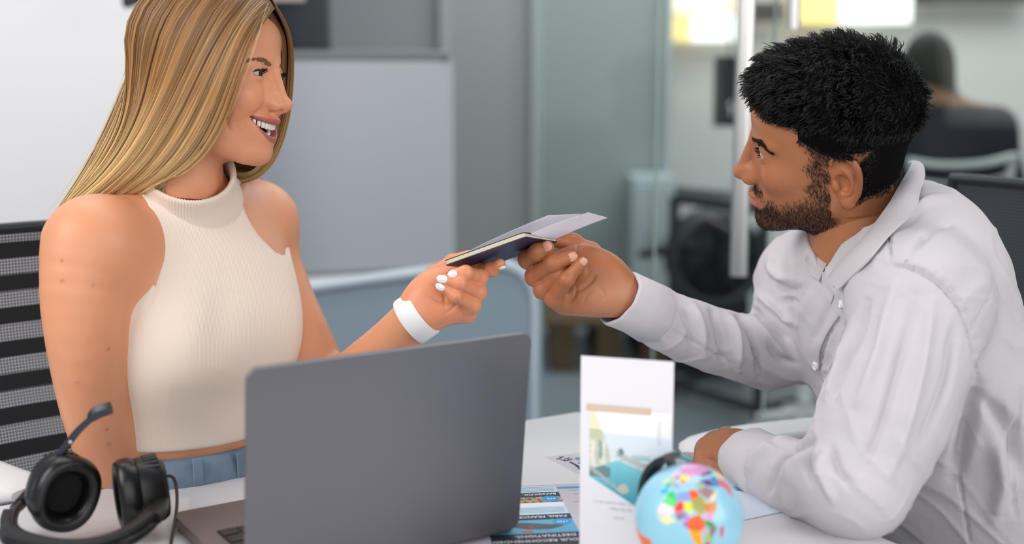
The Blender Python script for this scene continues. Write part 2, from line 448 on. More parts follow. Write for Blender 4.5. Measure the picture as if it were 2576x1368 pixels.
lit('w', [(2000, 2110, -70, 58, M_YEL), (2115, 2290, -70, 58, M_SKYLIT)], 7.4, 'window_4')
struct('trim_1', MB().box((at(2440, 5, 7.4)[0], 7.4, at(2440, 4, 7.4)[2] + 0.05), (0.65, 0.08, 0.12)), mat('dark_brown_trim', srgb(70, 62, 56), 0.6))
struct('trim_2', MB().box((at(1922, 40, 7.4)[0], 7.4, at(1922, 30, 7.4)[2]), (0.20, 0.08, 0.11)), MATS['dark_brown_trim'])

# --- mobile whiteboard
wb_ = empty('whiteboard', (xpx(900, 3.4), 3.4, 0)); tag(wb_, 'large white dry-erase board standing behind the blond person', 'whiteboard')
p, q = at(560, 152, 3.35), at(1128, 690, 3.55); ang = math.atan2(0.20, q[0] - p[0]); cx_b = (p[0] + q[0]) / 2; Rb = np.array(Matrix.Rotation(ang, 3, 'Z'))
W_ = (q[0] - p[0]) / math.cos(ang); zt_ = at(1128, 152, 3.5)[2]; zb_ = at(1000, 680, 3.45)[2]
v = MB(); v.prism(rrect(W_, zt_ - zb_, 0.03), -0.012, 0.012); Vb = np.array(v.v)[:, [0, 2, 1]] @ Rb.T + np.array([cx_b, 3.45, (zt_ + zb_) / 2]); v.v = [tuple(t) for t in Vb]
o = v.build('board_panel', M_BOARD, None); adopt(o, wb_)
tf_ = np.array([(-W_ / 2, -0.005, zt_ + 0.012), (W_ / 2, -0.005, zt_ + 0.012)]) @ Rb.T + np.array([cx_b, 3.45, 0]); adopt(MB().tube(tf_, 0.014, 8).build('board_frame', mat('grey_frame', srgb(120, 126, 130), 0.5), None, True), wb_)
rf_ = np.array([(W_ / 2 + 0.008, -0.005, zb_), (W_ / 2 + 0.008, -0.005, zt_)]) @ Rb.T + np.array([cx_b, 3.45, 0]); adopt(MB().tube(rf_, 0.010, 8).build('board_frame', mat('pale_grey_frame', srgb(176, 184, 190), 0.5), None, True), wb_)
rail = np.array([(-W_ / 2, -0.02, zb_ - 0.03), (W_ / 2, -0.02, zb_ - 0.03)]) @ Rb.T + np.array([cx_b, 3.45, 0])
adopt(MB().tube(rail, 0.02, 10).build('pen_rail', M_WHITEP, None, True), wb_)
for s in (-1, 1):
    b_ = np.array([s * W_ * 0.42, 0.03, 0]) @ Rb.T + np.array([cx_b, 3.45, 0])
    adopt(MB().tube([b_ + [0, 0, 0.05], b_ + [0, 0, zt_ - 0.1]], 0.018, 10).build('leg', M_WHITEP, None, True), wb_)
    f_ = np.array([0, 0.28, 0]) @ Rb.T; adopt(MB().tube([b_ - f_ + [0, 0, 0.04], b_ + f_ + [0, 0, 0.04]], 0.02, 10).build('foot', M_WHITEP, None, True), wb_)

# --- desk screen with a bent white tube frame, in front of the whiteboard
ds = empty('desk_screen', (xpx(1100, 2.9), 2.9, 0)); tag(ds, 'blue-grey screen with a bent pale tube frame standing behind the passport', 'screen')
SY = lambda px: 2.75 + (1350 - px) * 0.0001
fr = [(700, 735), (900, 706), (1100, 680), (1230, 664), (1290, 672), (1332, 705), (1350, 765), (1350, 900), (1350, 1040)]
fp = catmull(np.array([at(a, b, 2.75) for a, b in fr]), 50); fp = np.vstack([fp, [fp[-1][0], 2.75, 0.02]])
adopt(MB().tube(fp, 0.013, 12).build('tube_frame', mat('pale_blue_tube', srgb(186, 198, 210), 0.35), None, True), ds)
poly = [(x_, z_) for x_, _, z_ in fp] + [(fp[0][0], 0.02)]
v = MB(); v.prism(poly, -0.006, 0.006); v.v = [(a, 2.76 - c, b) for a, b, c in v.v]
adopt(v.build('screen_panel', mat('blue_grey_panel', srgb(140, 158, 172), 0.35), None), ds)
adopt(MB().tube([(fp[0][0], 2.75, 0.02), fp[0]], 0.013, 12).build('post', MATS['pale_blue_tube'], None, True), ds)

# --- dark display hanging above the whiteboard, wall sign, other dark sign
v = MB(); p, q = at(690, 10, 3.7), at(832, 140, 3.7); v.box(((p[0] + q[0]) / 2, 3.7, (p[2] + q[2]) / 2 + 0.15), (q[0] - p[0], 0.05, p[2] - q[2] + 0.3), 0.006)
dis = empty('wall_display'); tag(dis, 'dark panel display above the whiteboard beside the blond hair', 'display'); v.build('screen', mat('dark_screen', srgb(38, 46, 54), 0.3), dis)
p, q = at(640, -40, 3.66), at(768, 3, 3.66); MB().box(((p[0] + q[0]) / 2, 3.66, (p[2] + q[2]) / 2), (q[0] - p[0], 0.012, p[2] - q[2])).build('paper_note', mat('pinkish_paper', srgb(236, 214, 210), 0.8), dis)
po = MB(); pp = [at(a, b, 2.86) for a, b in ((308, -60), (309, 12), (316, 21), (330, 18), (345, 12), (372, 8), (420, -4), (420, -60))]
po.prism([(p[0], p[2]) for p in pp], -0.006, 0.006); po.v = [(a, 2.86 - c, b) for a, b, c in po.v]
tag(po.build('wall_decal', mat('black_decal', (0.01, 0.012, 0.014), 0.6)), 'black torn-edged decal high on the white wall', 'decal')
sg = empty('hanging_sign', at(1824, 230, 4.6)); tag(sg, 'black rectangular sign with a small white mark beside the door handle', 'sign')
p, q = at(1798, 141, 4.6), at(1858, 318, 4.6)
adopt(MB().box(((p[0] + q[0]) / 2, 4.6, (p[2] + q[2]) / 2), (q[0] - p[0], 0.02, p[2] - q[2]), 0.004).build('sign_board', mat('navy_black_board', srgb(14, 18, 30), 0.5), None), sg)
mk = at(1840, 272, 4.585); adopt(MB().tube([mk + [0.0, 0, 0.025], mk + [-0.008, 0, 0.01], mk + [0.006, 0, -0.005], mk + [-0.004, 0, -0.025]], 0.006, 8).build('white_mark', M_WHITEP, None, True), sg)
adopt(MB().tube([at(1835, 141, 4.6), at(1835, 141, 4.6) * [1, 1, 0] + [0, 0, 3.0]], 0.004, 6).build('hanging_wire', M_BLK, None), sg)

# --- dark steel desk in the rear room
def steel_desk(name, corners, label, zt):
    r = empty(name, (corners[0][0], corners[0][1], 0)); tag(r, label, 'desk', 'steel desks in the rear room')
    c = [np.array(k) for k in corners]; v = MB(); v.prism([(k[0], k[1]) for k in c], zt - 0.03, zt); adopt(v.build('desk_top', mat('grey_desk_top', srgb(120, 124, 126), 0.5), None), r)
    for i, k in enumerate(c):
        adopt(MB().box((k[0], k[1], zt / 2 - 0.02), (0.035, 0.035, zt - 0.04)).build('leg', M_BLK, None), r)
        k2 = c[(i + 1) % 4]
        adopt(MB().tube([(*k[:2], 0.05), (*k2[:2], 0.05)], 0.018, 4).build('stretcher', M_BLK, None), r)
        adopt(MB().tube([(*k[:2], zt - 0.05), (*k2[:2], zt - 0.05)], 0.018, 4).build('rail', M_BLK, None), r)
    return r
a = onz(1700, 455, 0.74); b = onz(1905, 478, 0.74)
steel_desk('steel_desk', [(0.60, 4.68), (0.86, 4.31), (1.62, 4.85), (1.36, 5.22)], 'dark steel-framed desk behind the glass door', 0.80)
steel_desk('steel_desk', [(2.20, 5.4), (3.1, 5.4), (3.1, 6.0), (2.20, 6.0)], 'dark steel-framed desk by the back wall at far right', 0.74)
# --- black fan-shaped machine under the desk: big hoop, belly and feet
mc = empty('floor_fan', at(1790, 640, 5.05) * [1, 1, 0]); tag(mc, 'black round floor fan standing behind the steel desk', 'fan')
c_ = at(1800, 650, 5.05); v = MB(); a_ = np.linspace(0, 2 * math.pi, 40)
ring = np.stack([c_[0] + 0.17 * np.cos(a_), np.full(40, 5.0), c_[2] + 0.17 * np.sin(a_)], 1); adopt(MB().tube(ring, 0.02, 8).build('hoop', mat('dark_grey_rubber', srgb(58, 64, 72), 0.5), None, True), mc)
Ry = np.array(Matrix.Rotation(math.radians(90), 3, 'X')); adopt(MB().lathe([(0.001, -0.10), (0.16, -0.09), (0.20, 0.0), (0.165, 0.07), (0.06, 0.09), (0.001, 0.09)], 28, Ry, c_ + [0, 0.10, 0]).build('drum', M_BLK, None, True), mc)
for k in range(5):
    t_ = k * 2 * math.pi / 5; w_v = MB().tube([c_ + [0, -0.02, 0], c_ + [0.08 * math.cos(t_), -0.03, 0.08 * math.sin(t_)], c_ + [0.15 * math.cos(t_ + 0.3), -0.02, 0.15 * math.sin(t_ + 0.3)]], [0.02, 0.035, 0.03], 8, flat=(1.0, 0.15)); adopt(w_v.build('blade', M_BLK, None, True), mc)
adopt(MB().tube([at(1610, 640, 5.0), at(1700, 620, 5.05), c_ + [-0.1, 0.05, 0.05]], [0.02, 0.03, 0.05], 8).build('motor_arm', M_BLK, None, True), mc)
adopt(MB().tube([at(1775, 545, 4.95), at(1880, 600, 4.95)], 0.010, 6).build('grip', mat('dull_red_grip', srgb(130, 110, 118), 0.5), None, True), mc)
adopt(MB().box((c_[0], 5.12, (c_[2] - 0.15) / 2), (0.28, 0.2, c_[2] - 0.15), 0.02).build('foot', M_BLK, None), mc)
# --- white cabinet beyond the glass
cbn = empty('storage_cabinet', at(1650, 600, 5.75) * [1, 1, 0]); tag(cbn, 'white storage cabinet standing left of the steel desk', 'cabinet')
p, q = at(1596, 452, 5.75), at(1700, 740, 5.75); cw = q[0] - p[0]; cxm = (p[0] + q[0]) / 2
adopt(MB().box((cxm, 6.02, p[2] / 2), (cw, 0.28, p[2]), 0.006).build('body', mat('cabinet_side_grey', srgb(170, 180, 184), 0.5), None), cbn)
for s in (-1, 1):
    adopt(MB().box((cxm + s * cw * 0.247, 5.872, p[2] / 2), (cw * 0.47, 0.016, p[2] - 0.06), 0.003).build('door', mat('cabinet_door_white', srgb(180, 190, 194), 0.5), None), cbn)
    adopt(MB().tube([(cxm + s * 0.02, 5.855, p[2] * 0.55), (cxm + s * 0.02, 5.855, p[2] * 0.68)], 0.004, 8).build('handle', M_ALU, None, True), cbn)
# --- wooden pallet with separate slats
pl = empty('wooden_pallet', (at(1500, 800, 5.4)[0], 5.4, 0)); tag(pl, 'low brown wooden pallet on the floor below the passport hands', 'pallet')
M_WOOD = mat('brown_pallet_wood', srgb(96, 76, 54), 0.8, noise=(14, 0.35))
px0, px1 = at(1365, 800, 5.3)[0], at(1680, 800, 5.3)[0]
for k in range(6): adopt(MB().box(((px0 + px1) / 2, 5.12 + k * 0.13, 0.20), (px1 - px0, 0.09, 0.025), 0.003).build('slat', M_WOOD, None), pl)
for k in range(3): adopt(MB().box((px0 + 0.08 + k * (px1 - px0 - 0.16) / 2, 5.44, 0.094), (0.10, 0.74, 0.187), 0.004).build('bearer', M_WOOD, None), pl)

# --- person and chair in the rear room
bp_ = empty('person'); tag(bp_, 'short-haired person in a navy T-shirt sitting with the back turned in the rear room', 'person')
BY = 4.3; ba = lambda a, b, dy=0.0: at(a, b, BY + dy)
v = Vol(ba(2150, 900) + [0, -0.4, 0], ba(2640, 40) + [0, 0.45, 0], 0.012, pad=0.08)
v.ell(ba(2335, 165), (0.085, 0.10, 0.115)); v.cap(ba(2350, 210), ba(2375, 290), 0.06, 0.065, 0.04); v.ell(ba(2255, 190, 0.02) + [0.03, 0, 0], (0.012, 0.02, 0.03))
v.ell(ba(2395, 420), (0.19, 0.12, 0.22), 0.05); v.cap(ba(2300, 320), ba(2500, 320), 0.065, 0.07, 0.06)
v.chain([ba(2505, 330), ba(2540, 470, -0.05), ba(2450, 560, -0.25)], [0.065, 0.055, 0.045], 0.04); v.chain([ba(2275, 340), ba(2240, 480, 0.05), ba(2200, 540, 0.25)], [0.06, 0.052, 0.04], 0.04)
v.ell(ba(2400, 640), (0.18, 0.16, 0.15), 0.08)
PV, PF = v.mesh(smooth=1); pq = proj(PV); sk = srgb(150, 112, 84); cs = np.repeat(np.array(sk)[None], len(PV), 0)
hm = (pq[:, 1] < 205 + 0.25 * (pq[:, 0] - 2290)); cs[hm] = srgb(26, 23, 16); cs[(pq[:, 1] > 262 + 0.02 * (pq[:, 0] - 2300))] = srgb(14, 17, 34)
mesh_np('body', PV, PF, mat('rear_person_surface', (0.1, 0.1, 0.1), 0.7, attr=True), bp_, True, cs)
ch = empty('office_chair', ba(2400, 700) * [1, 1, 0]); tag(ch, 'white slat-backed office chair under the person in navy', 'chair')
M_SLAT = mat('pale_slat_plastic', srgb(196, 202, 200), 0.4)
for k, (yy, hw) in enumerate(((405, 135), (452, 125), (482, 112), (510, 100), (538, 86))):
    pts = [ba(2420 - hw, yy - 2, -0.17), ba(2420 - hw * 0.5, yy + 8, -0.21), ba(2420, yy + 9, -0.22), ba(2420 + hw * 0.5, yy + 3, -0.21), ba(2420 + hw, yy - 14, -0.17)]
    adopt(MB().tube(catmull(np.array(pts), 16), 0.022 if k == 0 else 0.011, 8, flat=(1.0, 0.45)).build('back_slat', M_SLAT, None, True), ch)
for s in (-1, 1): adopt(MB().tube([ba(2420 + s * 130, 400, -0.17), ba(2420 + s * 100, 520, -0.19), ba(2420 + s * 60, 640, -0.16)], 0.014, 8).build('back_upright', M_SLAT, None, True), ch)
adopt(MB().box(ba(2400, 690) * [1, 1, 0] + [0, 0, 0.46], (0.44, 0.44, 0.07), 0.03).build('seat', M_BLK, None), ch)
cb = ba(2400, 690) * [1, 1, 0]; adopt(MB().tube([cb + [0, 0, 0.08], cb + [0, 0, 0.44]], 0.03, 12).build('gas_post', M_ALU, None, True), ch)
for k in range(5):
    t_ = k * 2 * math.pi / 5 + 2.6; e_ = cb + [0.28 * math.cos(t_), 0.28 * math.sin(t_), 0.07]
    l_ = adopt(MB().tube([cb + [0, 0, 0.1], e_], [0.024, 0.016], 8).build('leg', M_WHITEP, None, True), ch)
    c2 = adopt(MB().lathe([(0.001, -0.02), (0.03, -0.02), (0.032, 0), (0.03, 0.02), (0.001, 0.02)], 14, Ry, e_ + [0, 0, -0.035]).build('caster', M_WHITEP, None, True), ch)
# small white caster stool near the elbow gap
st = empty('rolling_stool', np.array([1.16, 4.10, 0])); tag(st, 'white base of a rolling stool on the floor below the reaching elbow', 'stool')
s0 = np.array([0.98, 4.12, 0.08]); adopt(MB().tube([s0 + [0, 0, 0.05], s0 + [0, 0, 0.18]], 0.03, 12).build('post', M_WHITEP, None, True), st)
adopt(MB().lathe([(0.001, 0), (0.11, 0), (0.12, 0.01), (0.10, 0.03), (0.001, 0.04)], 24, None, s0 + [0.03, 0, 0.16]).build('seat', mat('grey_green_plastic', srgb(170, 184, 180), 0.4), None, True), st)
for k in range(5):
    t_ = k * 2 * math.pi / 5 + 0.5; e_ = np.array([s0[0] + 0.16 * math.cos(t_), s0[1] + 0.16 * math.sin(t_), 0.05]); b0 = np.array([s0[0], s0[1], 0.10])
    adopt(MB().tube([b0, e_ + [0, 0, 0.02]], [0.02, 0.012], 8).build('leg', M_WHITEP, None, True), st)
    adopt(MB().lathe([(0.001, -0.012), (0.024, -0.012), (0.025, 0.012), (0.001, 0.012)], 12, Ry, e_ - [0, 0, 0.025]).build('caster', M_WHITEP, None, True), st)

# ================================================================== TABLE AND WHAT STANDS ON IT
M_TABLE = mat('white_laminate', srgb(208, 208, 213), 0.28, spec=0.4)
TC = np.array([0.095, 1.773, 0]); tu = nrm([0.86, 0.51, 0]); tv2 = np.array([tu[1], -tu[0], 0])
tab = empty('table', tuple(TC)); tag(tab, 'white laminate table between the two people in front', 'table')
def on_t(u, v, z): return TC - tu * u + tv2 * v + np.array([0, 0, z])
MTB = np.eye(4); MTB[:3, 0] = -tu; MTB[:3, 1] = tv2; MTB[:3, 3] = TC
TL, TW = 1.60, 0.98
v = MB(); v.box((TL / 2, TW / 2, 0.7275), (TL, TW, 0.025), 0.0015); V = np.array(v.v) @ MTB[:3, :3].T + TC; v.v = [tuple(p) for p in V]; v.f = [f[::-1] for f in v.f]
adopt(v.build('table_top', M_TABLE, None), tab)
for u, w in ((0.08, 0.08), (TL - 0.08, 0.08), (0.08, TW - 0.08), (TL - 0.08, TW - 0.08)):
    b = on_t(u, w, 0); adopt(MB().tube([b, b + [0, 0, 0.716]], 0.022, 12).build('leg', M_ALU, None, True), tab)

# ---- laptop
M_LAP = mat('space_grey_aluminium', srgb(112, 112, 118), 0.38, 0.55, noise=(400, 0.02))
M_LAPI = mat('space_grey_deck', srgb(118, 108, 106), 0.42, 0.4)
M_KEY = mat('black_keycap', (0.015, 0.014, 0.014), 0.5)
lyaw = math.radians(32.5); lu = np.array([math.cos(lyaw), math.sin(lyaw), 0]); ln = np.array([math.sin(lyaw), -math.cos(lyaw), 0])
LW, LD = 0.304, 0.212; F0 = np.array([-0.366, 1.309, 0.741])              # front-left corner of the deck
lap = empty('laptop', tuple(F0)); tag(lap, 'grey aluminium laptop open with the back of its lid to the camera', 'laptop')
ML = np.eye(4); ML[:3, 0] = lu; ML[:3, 1] = ln; ML[:3, 3] = F0
def lap_place(v): v.v = [tuple(p) for p in np.array(v.v) @ ML[:3, :3].T + F0]; v.f = [f[::-1] for f in v.f]; return v
v = MB(); P = [(x + LW / 2, y + LD / 2) for x, y in rrect(LW, LD, 0.012)]; Pi = [(x + LW / 2, y + LD / 2) for x, y in rrect(LW - 0.004, LD - 0.004, 0.011)]
v.prism(Pi, 0.000, 0.002); v.prism(P, 0.002, 0.0140)
base_o = adopt(lap_place(v).build('laptop_base', M_LAPI, None), lap)
v = MB(); v.prism([(x + LW / 2, y + 0.132) for x, y in rrect(0.262, 0.108, 0.003)], 0.0139, 0.0143); kb = adopt(lap_place(v).build('keyboard_well', M_KEY, None), lap)
for r in range(5):
    for c in range(13):
        v = MB(); v.box((LW / 2 - 0.262 / 2 + 0.0105 + c * 0.0200, 0.0885 + r * 0.0215, 0.0148), (0.0165, 0.0175, 0.0014), 0.0005)
        adopt(lap_place(v).build('key', M_KEY, None), lap)
v = MB(); v.prism([(x + LW / 2, y + 0.038) for x, y in rrect(0.125, 0.066, 0.004)], 0.0139, 0.0142); adopt(lap_place(v).build('trackpad', mat('trackpad_glass', srgb(120, 112, 112), 0.25, 0.3), None), lap)
v = MB(); LH = LD + 0.0065; P = rrect(LW, LH, 0.0125); v.prism(P, -0.0025, 0.0025); th = math.radians(6.2)
V = np.array(v.v); hin = F0 + ln * (LD + 0.0035) + lu * LW / 2 + np.array([0, 0, 0.0045]); upv = math.sin(th) * ln + math.cos(th) * np.array([0, 0, 1]); nb = math.cos(th) * ln - math.sin(th) * np.array([0, 0, 1])
v.v = [tuple(hin + lu * x + upv * (y + LH / 2) + nb * z) for x, y, z in V]
lid = v.build('lid', M_LAP, None); bmv = lid.modifiers.new('edge', 'BEVEL'); bmv.width = 0.0012; bmv.segments = 2; bmv.limit_method = 'ANGLE'; adopt(lid, lap)
v = MB(); v.prism(rrect(LW - 0.012, LD - 0.020, 0.006), -0.0031, -0.0026); v.v = [tuple(hin + lu * x + upv * (y + LD / 2 + 0.002) + nb * z) for x, y, z in v.v]; adopt(v.build('display', mat('display_glass', (0.01, 0.01, 0.012), 0.1), None), lap)
hl_ = [hin - lu * 0.12 - ln * 0.008 + [0, 0, 0.006], hin + lu * 0.12 - ln * 0.008 + [0, 0, 0.006]]; adopt(MB().tube(hl_, 0.0055, 10).build('hinge', M_KEY, None, True), lap)

# ---- passport and papers held between the two hands
A_ = at(1120, 668, 1.487); Bp = at(1322, 596, 1.445); D_ = at(1218, 674, 1.560)
e1 = Bp - A_; e2 = D_ - A_; e2 = e2 - (e2 @ nrm(e1)) * nrm(e1); nn = nrm(np.cross(e1, e2)); nn = nn if nn[2] > 0 else -nn
pas = empty('passport'); tag(pas, 'navy passport booklet with cream pages passed between the two hands', 'passport')
def slab(name, o0, a, b, n0, n1, m, parent, r=0.04):
    P = [(x + 0.5, y + 0.5) for x, y in rrect(1, 1, r, 4)]; V = [o0 + a * x + b * y + nn * n0 for x, y in P] + [o0 + a * x + b * y + nn * n1 for x, y in P]; q = len(P)
    F = [list(range(q))[::-1], list(range(q, 2 * q))] + [[i, (i + 1) % q, q + (i + 1) % q, q + i] for i in range(q)]
    o = mesh_np(name, np.array(V), F, m, parent, False); bm = bmesh.new(); bm.from_mesh(o.data); bmesh.ops.recalc_face_normals(bm, faces=bm.faces); bm.to_mesh(o.data); bm.free(); return o
M_NAVY = mat('navy_leatherette', srgb(40, 46, 84), 0.45, bump=(700, 0.15)); M_PAGE = mat('cream_page_edges', srgb(226, 218, 190), 0.8)
slab('cover', A_, e1, e2, 0, 0.0009, M_NAVY, pas)
for k in range(4): slab('page_block', A_ + e1 * 0.006 + e2 * 0.004, e1 * (0.985 - 0.004 * (k % 2)), e2 * (0.985 - 0.004 * (k % 2)), 0.0011 + k * 0.0011, 0.0020 + k * 0.0011, M_PAGE, pas)
slab('cover', A_, e1, e2, 0.0056, 0.0064, M_NAVY, pas)
M_PAPER = mat('white_paper', srgb(236, 233, 242), 0.75)
_nt = M_PAPER.node_tree; _tr = _nt.nodes.new('ShaderNodeBsdfTranslucent'); _tr.inputs[0].default_value = (0.85, 0.84, 0.88, 1); _mx = _nt.nodes.new('ShaderNodeMixShader'); _mx.inputs[0].default_value = 0.55
_nt.links.new(_nt.nodes['Principled BSDF'].outputs[0], _mx.inputs[1]); _nt.links.new(_tr.outputs[0], _mx.inputs[2]); _nt.links.new(_mx.outputs[0], _nt.nodes['Material Output'].inputs[0])
def sheet(name, corners, m, parent=None, th=0.0004, bend=0.0, n=14):
    c = [np.asarray(k, float) for k in corners]; V = []; nrm_ = nrm(np.cross(c[1] - c[0], c[3] - c[0])); nrm_ = nrm_ if nrm_[2] > 0 else -nrm_
    for j in range(n):
        for i in range(n):
            s, t = i / (n - 1), j / (n - 1); V.append((1 - s) * (1 - t) * c[0] + s * (1 - t) * c[1] + s * t * c[2] + (1 - s) * t * c[3] + nrm_ * bend * math.sin(s * math.pi))
    V = np.array(V); q = n * n; F = []
    for j in range(n - 1):
        for i in range(n - 1): a = j * n + i; F += [[a, a + 1, a + n + 1, a + n], [a + q + n, a + q + n + 1, a + q + 1, a + q]]
    ring = list(range(n)) + [j * n + n - 1 for j in range(1, n)] + [(n - 1) * n + i for i in range(n - 2, -1, -1)] + [j * n for j in range(n - 2, 0, -1)]
    F += [[ring[i], ring[i - 1], ring[i - 1] + q, ring[i] + q] for i in range(len(ring))]
    o = mesh_np(name, np.vstack([V, V - nrm_ * th]), F, m, parent, False); bm = bmesh.new(); bm.from_mesh(o.data); bmesh.ops.recalc_face_normals(bm, faces=bm.faces); bm.to_mesh(o.data); bm.free(); return o
tk = empty('folded_ticket'); tag(tk, 'folded white paper ticket sticking out of the passport', 'ticket')
sheet('back_leaf', [at(1124, 659, 1.490), at(1380, 541, 1.50), at(1462, 538, 1.575), at(1222, 655, 1.565)], M_PAPER, tk, bend=0.002)
sheet('front_leaf', [at(1335, 588, 1.452), at(1480, 534, 1.47), at(1528, 547, 1.535), at(1392, 603, 1.515)], M_PAPER, tk, bend=0.001)

# ---- printing helpers: flat print as thin raised plates and letters lying on a sheet frame
FONT = None
def text_on(txt, size, M, m, parent, name='print_text', th=0.00008, align='LEFT'):
    cu = bpy.data.curves.new(name, 'FONT'); cu.body = txt; cu.size = size; cu.extrude = th; cu.align_x = align; cu.resolution_u = 2
    t = bpy.data.objects.new('tmp', cu); COL.objects.link(t); bpy.context.view_layer.update()
    me = bpy.data.meshes.new_from_object(t.evaluated_get(bpy.context.evaluated_depsgraph_get())); bpy.data.objects.remove(t); bpy.data.curves.remove(cu)
    me.transform(Matrix(M.tolist())); me.materials.clear(); me.materials.append(m); o = bpy.data.objects.new(name, me); COL.objects.link(o); o['kind'] = 'stuff'
    if parent is not None: o.parent = parent; o.matrix_parent_inverse = Matrix.LocRotScale(parent.location, parent.rotation_euler, None).inverted()
    return o
def plate(name, poly, M, m, parent, z0=0.0, th=0.00012):
    v = MB(); v.prism(poly, z0, z0 + th); M = np.asarray(M); v.v = [tuple(M[:3, :3] @ np.array(p) + M[:3, 3]) for p in v.v]
    o = v.build(name, m, None); adopt(o, parent) if parent is not None else None
    return o
def rect(x0, y0, x1, y1): return [(x0, y0), (x1, y0), (x1, y1), (x0, y1)]
def frame4(o0, ex, ey, ez=(0, 0, 1)):
    M = np.eye(4); M[:3, 0] = ex; M[:3, 1] = ey; M[:3, 2] = ez; M[:3, 3] = o0; return M
M_INK = mat('dark_navy_ink', srgb(34, 46, 60), 0.6); M_BLUE = mat('bright_blue_ink', srgb(20, 140, 205), 0.5); M_LBLUE = mat('pale_blue_ink', srgb(186, 212, 232), 0.6)
M_GTXT = mat('grey_text_ink', srgb(140, 155, 172), 0.6); M_WTXT = mat('white_ink', srgb(240, 240, 244), 0.6); M_TEAL = mat('teal_ink', srgb(64, 140, 158), 0.5)

# ---- destinations flyer (read from the far side of the table)
o0 = onz(1308, 1222, 0.7402); pB = onz(1262, 1325, 0.7402); c1_ = onz(1275, 1368, 0.7402)
fx_ = nrm((onz(1455, 1216, 0.74) - onz(1308, 1222, 0.74)) * [1, 1, 0]); fy_ = np.array([fx_[1], -fx_[0], 0])   # fx to the right, fy to the camera
YS = 1.03
fl = empty('destinations_flyer', tuple(o0)); tag(fl, 'printed destinations flyer with dark navy bands lying beside the laptop', 'flyer')
FM = frame4(o0 - fx_ * 0.10, fx_, fy_, (0, 0, -1))     # sheet frame: x right, y towards camera
FW, FH = 0.205, 0.297
def fp_(name, poly, m, z=0.0002, th=0.00012):
    v = MB(); v.prism(poly, z, z + th); v.v = [tuple(o0 - fx_ * 0.105 + fx_ * x + fy_ * (y * YS) + np.array([0, 0, z_])) for x, y, z_ in v.v]; v.f = [f[::-1] for f in v.f]; return adopt(v.build(name, m, None), fl)
fp_('sheet', rect(0, 0, 0.215, 0.24), M_PAPER, 0.0, 0.0002)
XL, XR = 0.072, 0.1465
fp_('text_panel', rect(XL, 0.004, XR, 0.026), M_LBLUE); fp_('title_band', rect(XL, 0.026, XR, 0.041), M_INK, 0.00022)
def ftext(txt, size, x_right, y, m, al='RIGHT'):
    # letters are upright for a reader on the far side
    M = frame4(o0 - fx_ * 0.105 + fx_ * x_right + fy_ * (y * YS) + np.array([0, 0, 0.00045]), -fx_, fy_); return text_on(txt, size, M, m, fl, align='LEFT' if al == 'RIGHT' else 'CENTER')
def photo_mat(name, stops, scale, seed):
    m = bpy.data.materials.new(name); m.use_nodes = True; nt = m.node_tree; p = nt.nodes['Principled BSDF']; p.inputs['Roughness'].default_value = 0.5
    tc = nt.nodes.new('ShaderNodeTexCoord'); nz = nt.nodes.new('ShaderNodeTexNoise'); nz.inputs['Scale'].default_value = scale; nz.inputs['Detail'].default_value = 5; nz.noise_dimensions = '4D'; nz.inputs['W'].default_value = seed
    cr = nt.nodes.new('ShaderNodeValToRGB'); cr.color_ramp.interpolation = 'CONSTANT' if len(stops) > 4 else 'LINEAR'
    while len(cr.color_ramp.elements) < len(stops): cr.color_ramp.elements.new(0.5)
    for e, (t, c) in zip(cr.color_ramp.elements, stops): e.position = t; e.color = (*srgb(*c), 1)
    nt.links.new(tc.outputs['Object'], nz.inputs['Vector']); nt.links.new(nz.outputs['Fac'], cr.inputs[0]); nt.links.new(cr.outputs[0], p.inputs['Base Color']); return m
M_PH1 = photo_mat('city_photo_print', [(0.0, (40, 44, 52)), (0.42, (90, 92, 98)), (0.5, (196, 160, 80)), (0.56, (150, 80, 70)), (0.62, (200, 205, 210))], 160, 2)
M_PH2 = photo_mat('bridge_photo_print', [(0.3, (62, 56, 66)), (0.7, (96, 88, 100))], 120, 5)
fp_('city_photo', rect(XL, 0.041, XR, 0.060), M_PH1, 0.0002); fp_('sky_band', rect(XL, 0.060, XR, 0.072), mat('white_sky_ink', srgb(222, 224, 236), 0.6), 0.0002)
fp_('text_panel', rect(XL, 0.072, XR + 0.0005, 0.097), M_LBLUE); fp_('title_band', rect(XL - 0.02, 0.097, XR + 0.001, 0.113), M_INK, 0.00022)
fp_('water_photo', rect(XL - 0.02, 0.113, XR + 0.001, 0.152), mat('harbour_blue_ink', srgb(84, 164, 200), 0.5), 0.0002)
fp_('bridge_photo', [(0.075, 0.118), (0.10, 0.122), (0.122, 0.128), (0.138, 0.124), (0.134, 0.134), (0.118, 0.142), (0.094, 0.140), (0.078, 0.132)], M_PH2, 0.00034)
fp_('rust_detail', [(0.056, 0.121), (0.073, 0.124), (0.078, 0.134), (0.070, 0.137)], mat('rust_orange_ink', srgb(176, 96, 60), 0.6), 0.00034); fp_('rust_detail', [(0.088, 0.1435), (0.100, 0.144), (0.098, 0.150), (0.086, 0.149)], MATS['rust_orange_ink'], 0.00034)
fp_('heading_band', rect(XL - 0.02, 0.152, XR + 0.001, 0.19), M_INK, 0.00022)
for yy, m_ in ((0.010, 0.016), (0.148, 0.19)): fp_('blue_bar', rect(XR + 0.001, yy, 0.215, m_), M_BLUE, 0.00022)
def disc(cx, cy, rx, ry, n=24): return [(cx + rx * math.cos(2 * math.pi * i / n), cy + ry * math.sin(2 * math.pi * i / n)) for i in range(n)]
fp_('price_disc', disc(0.134, 0.0485, 0.0105, 0.0095), M_BLUE, 0.00036); fp_('price_disc', disc(0.135, 0.121, 0.0105, 0.0095), M_BLUE, 0.00036)
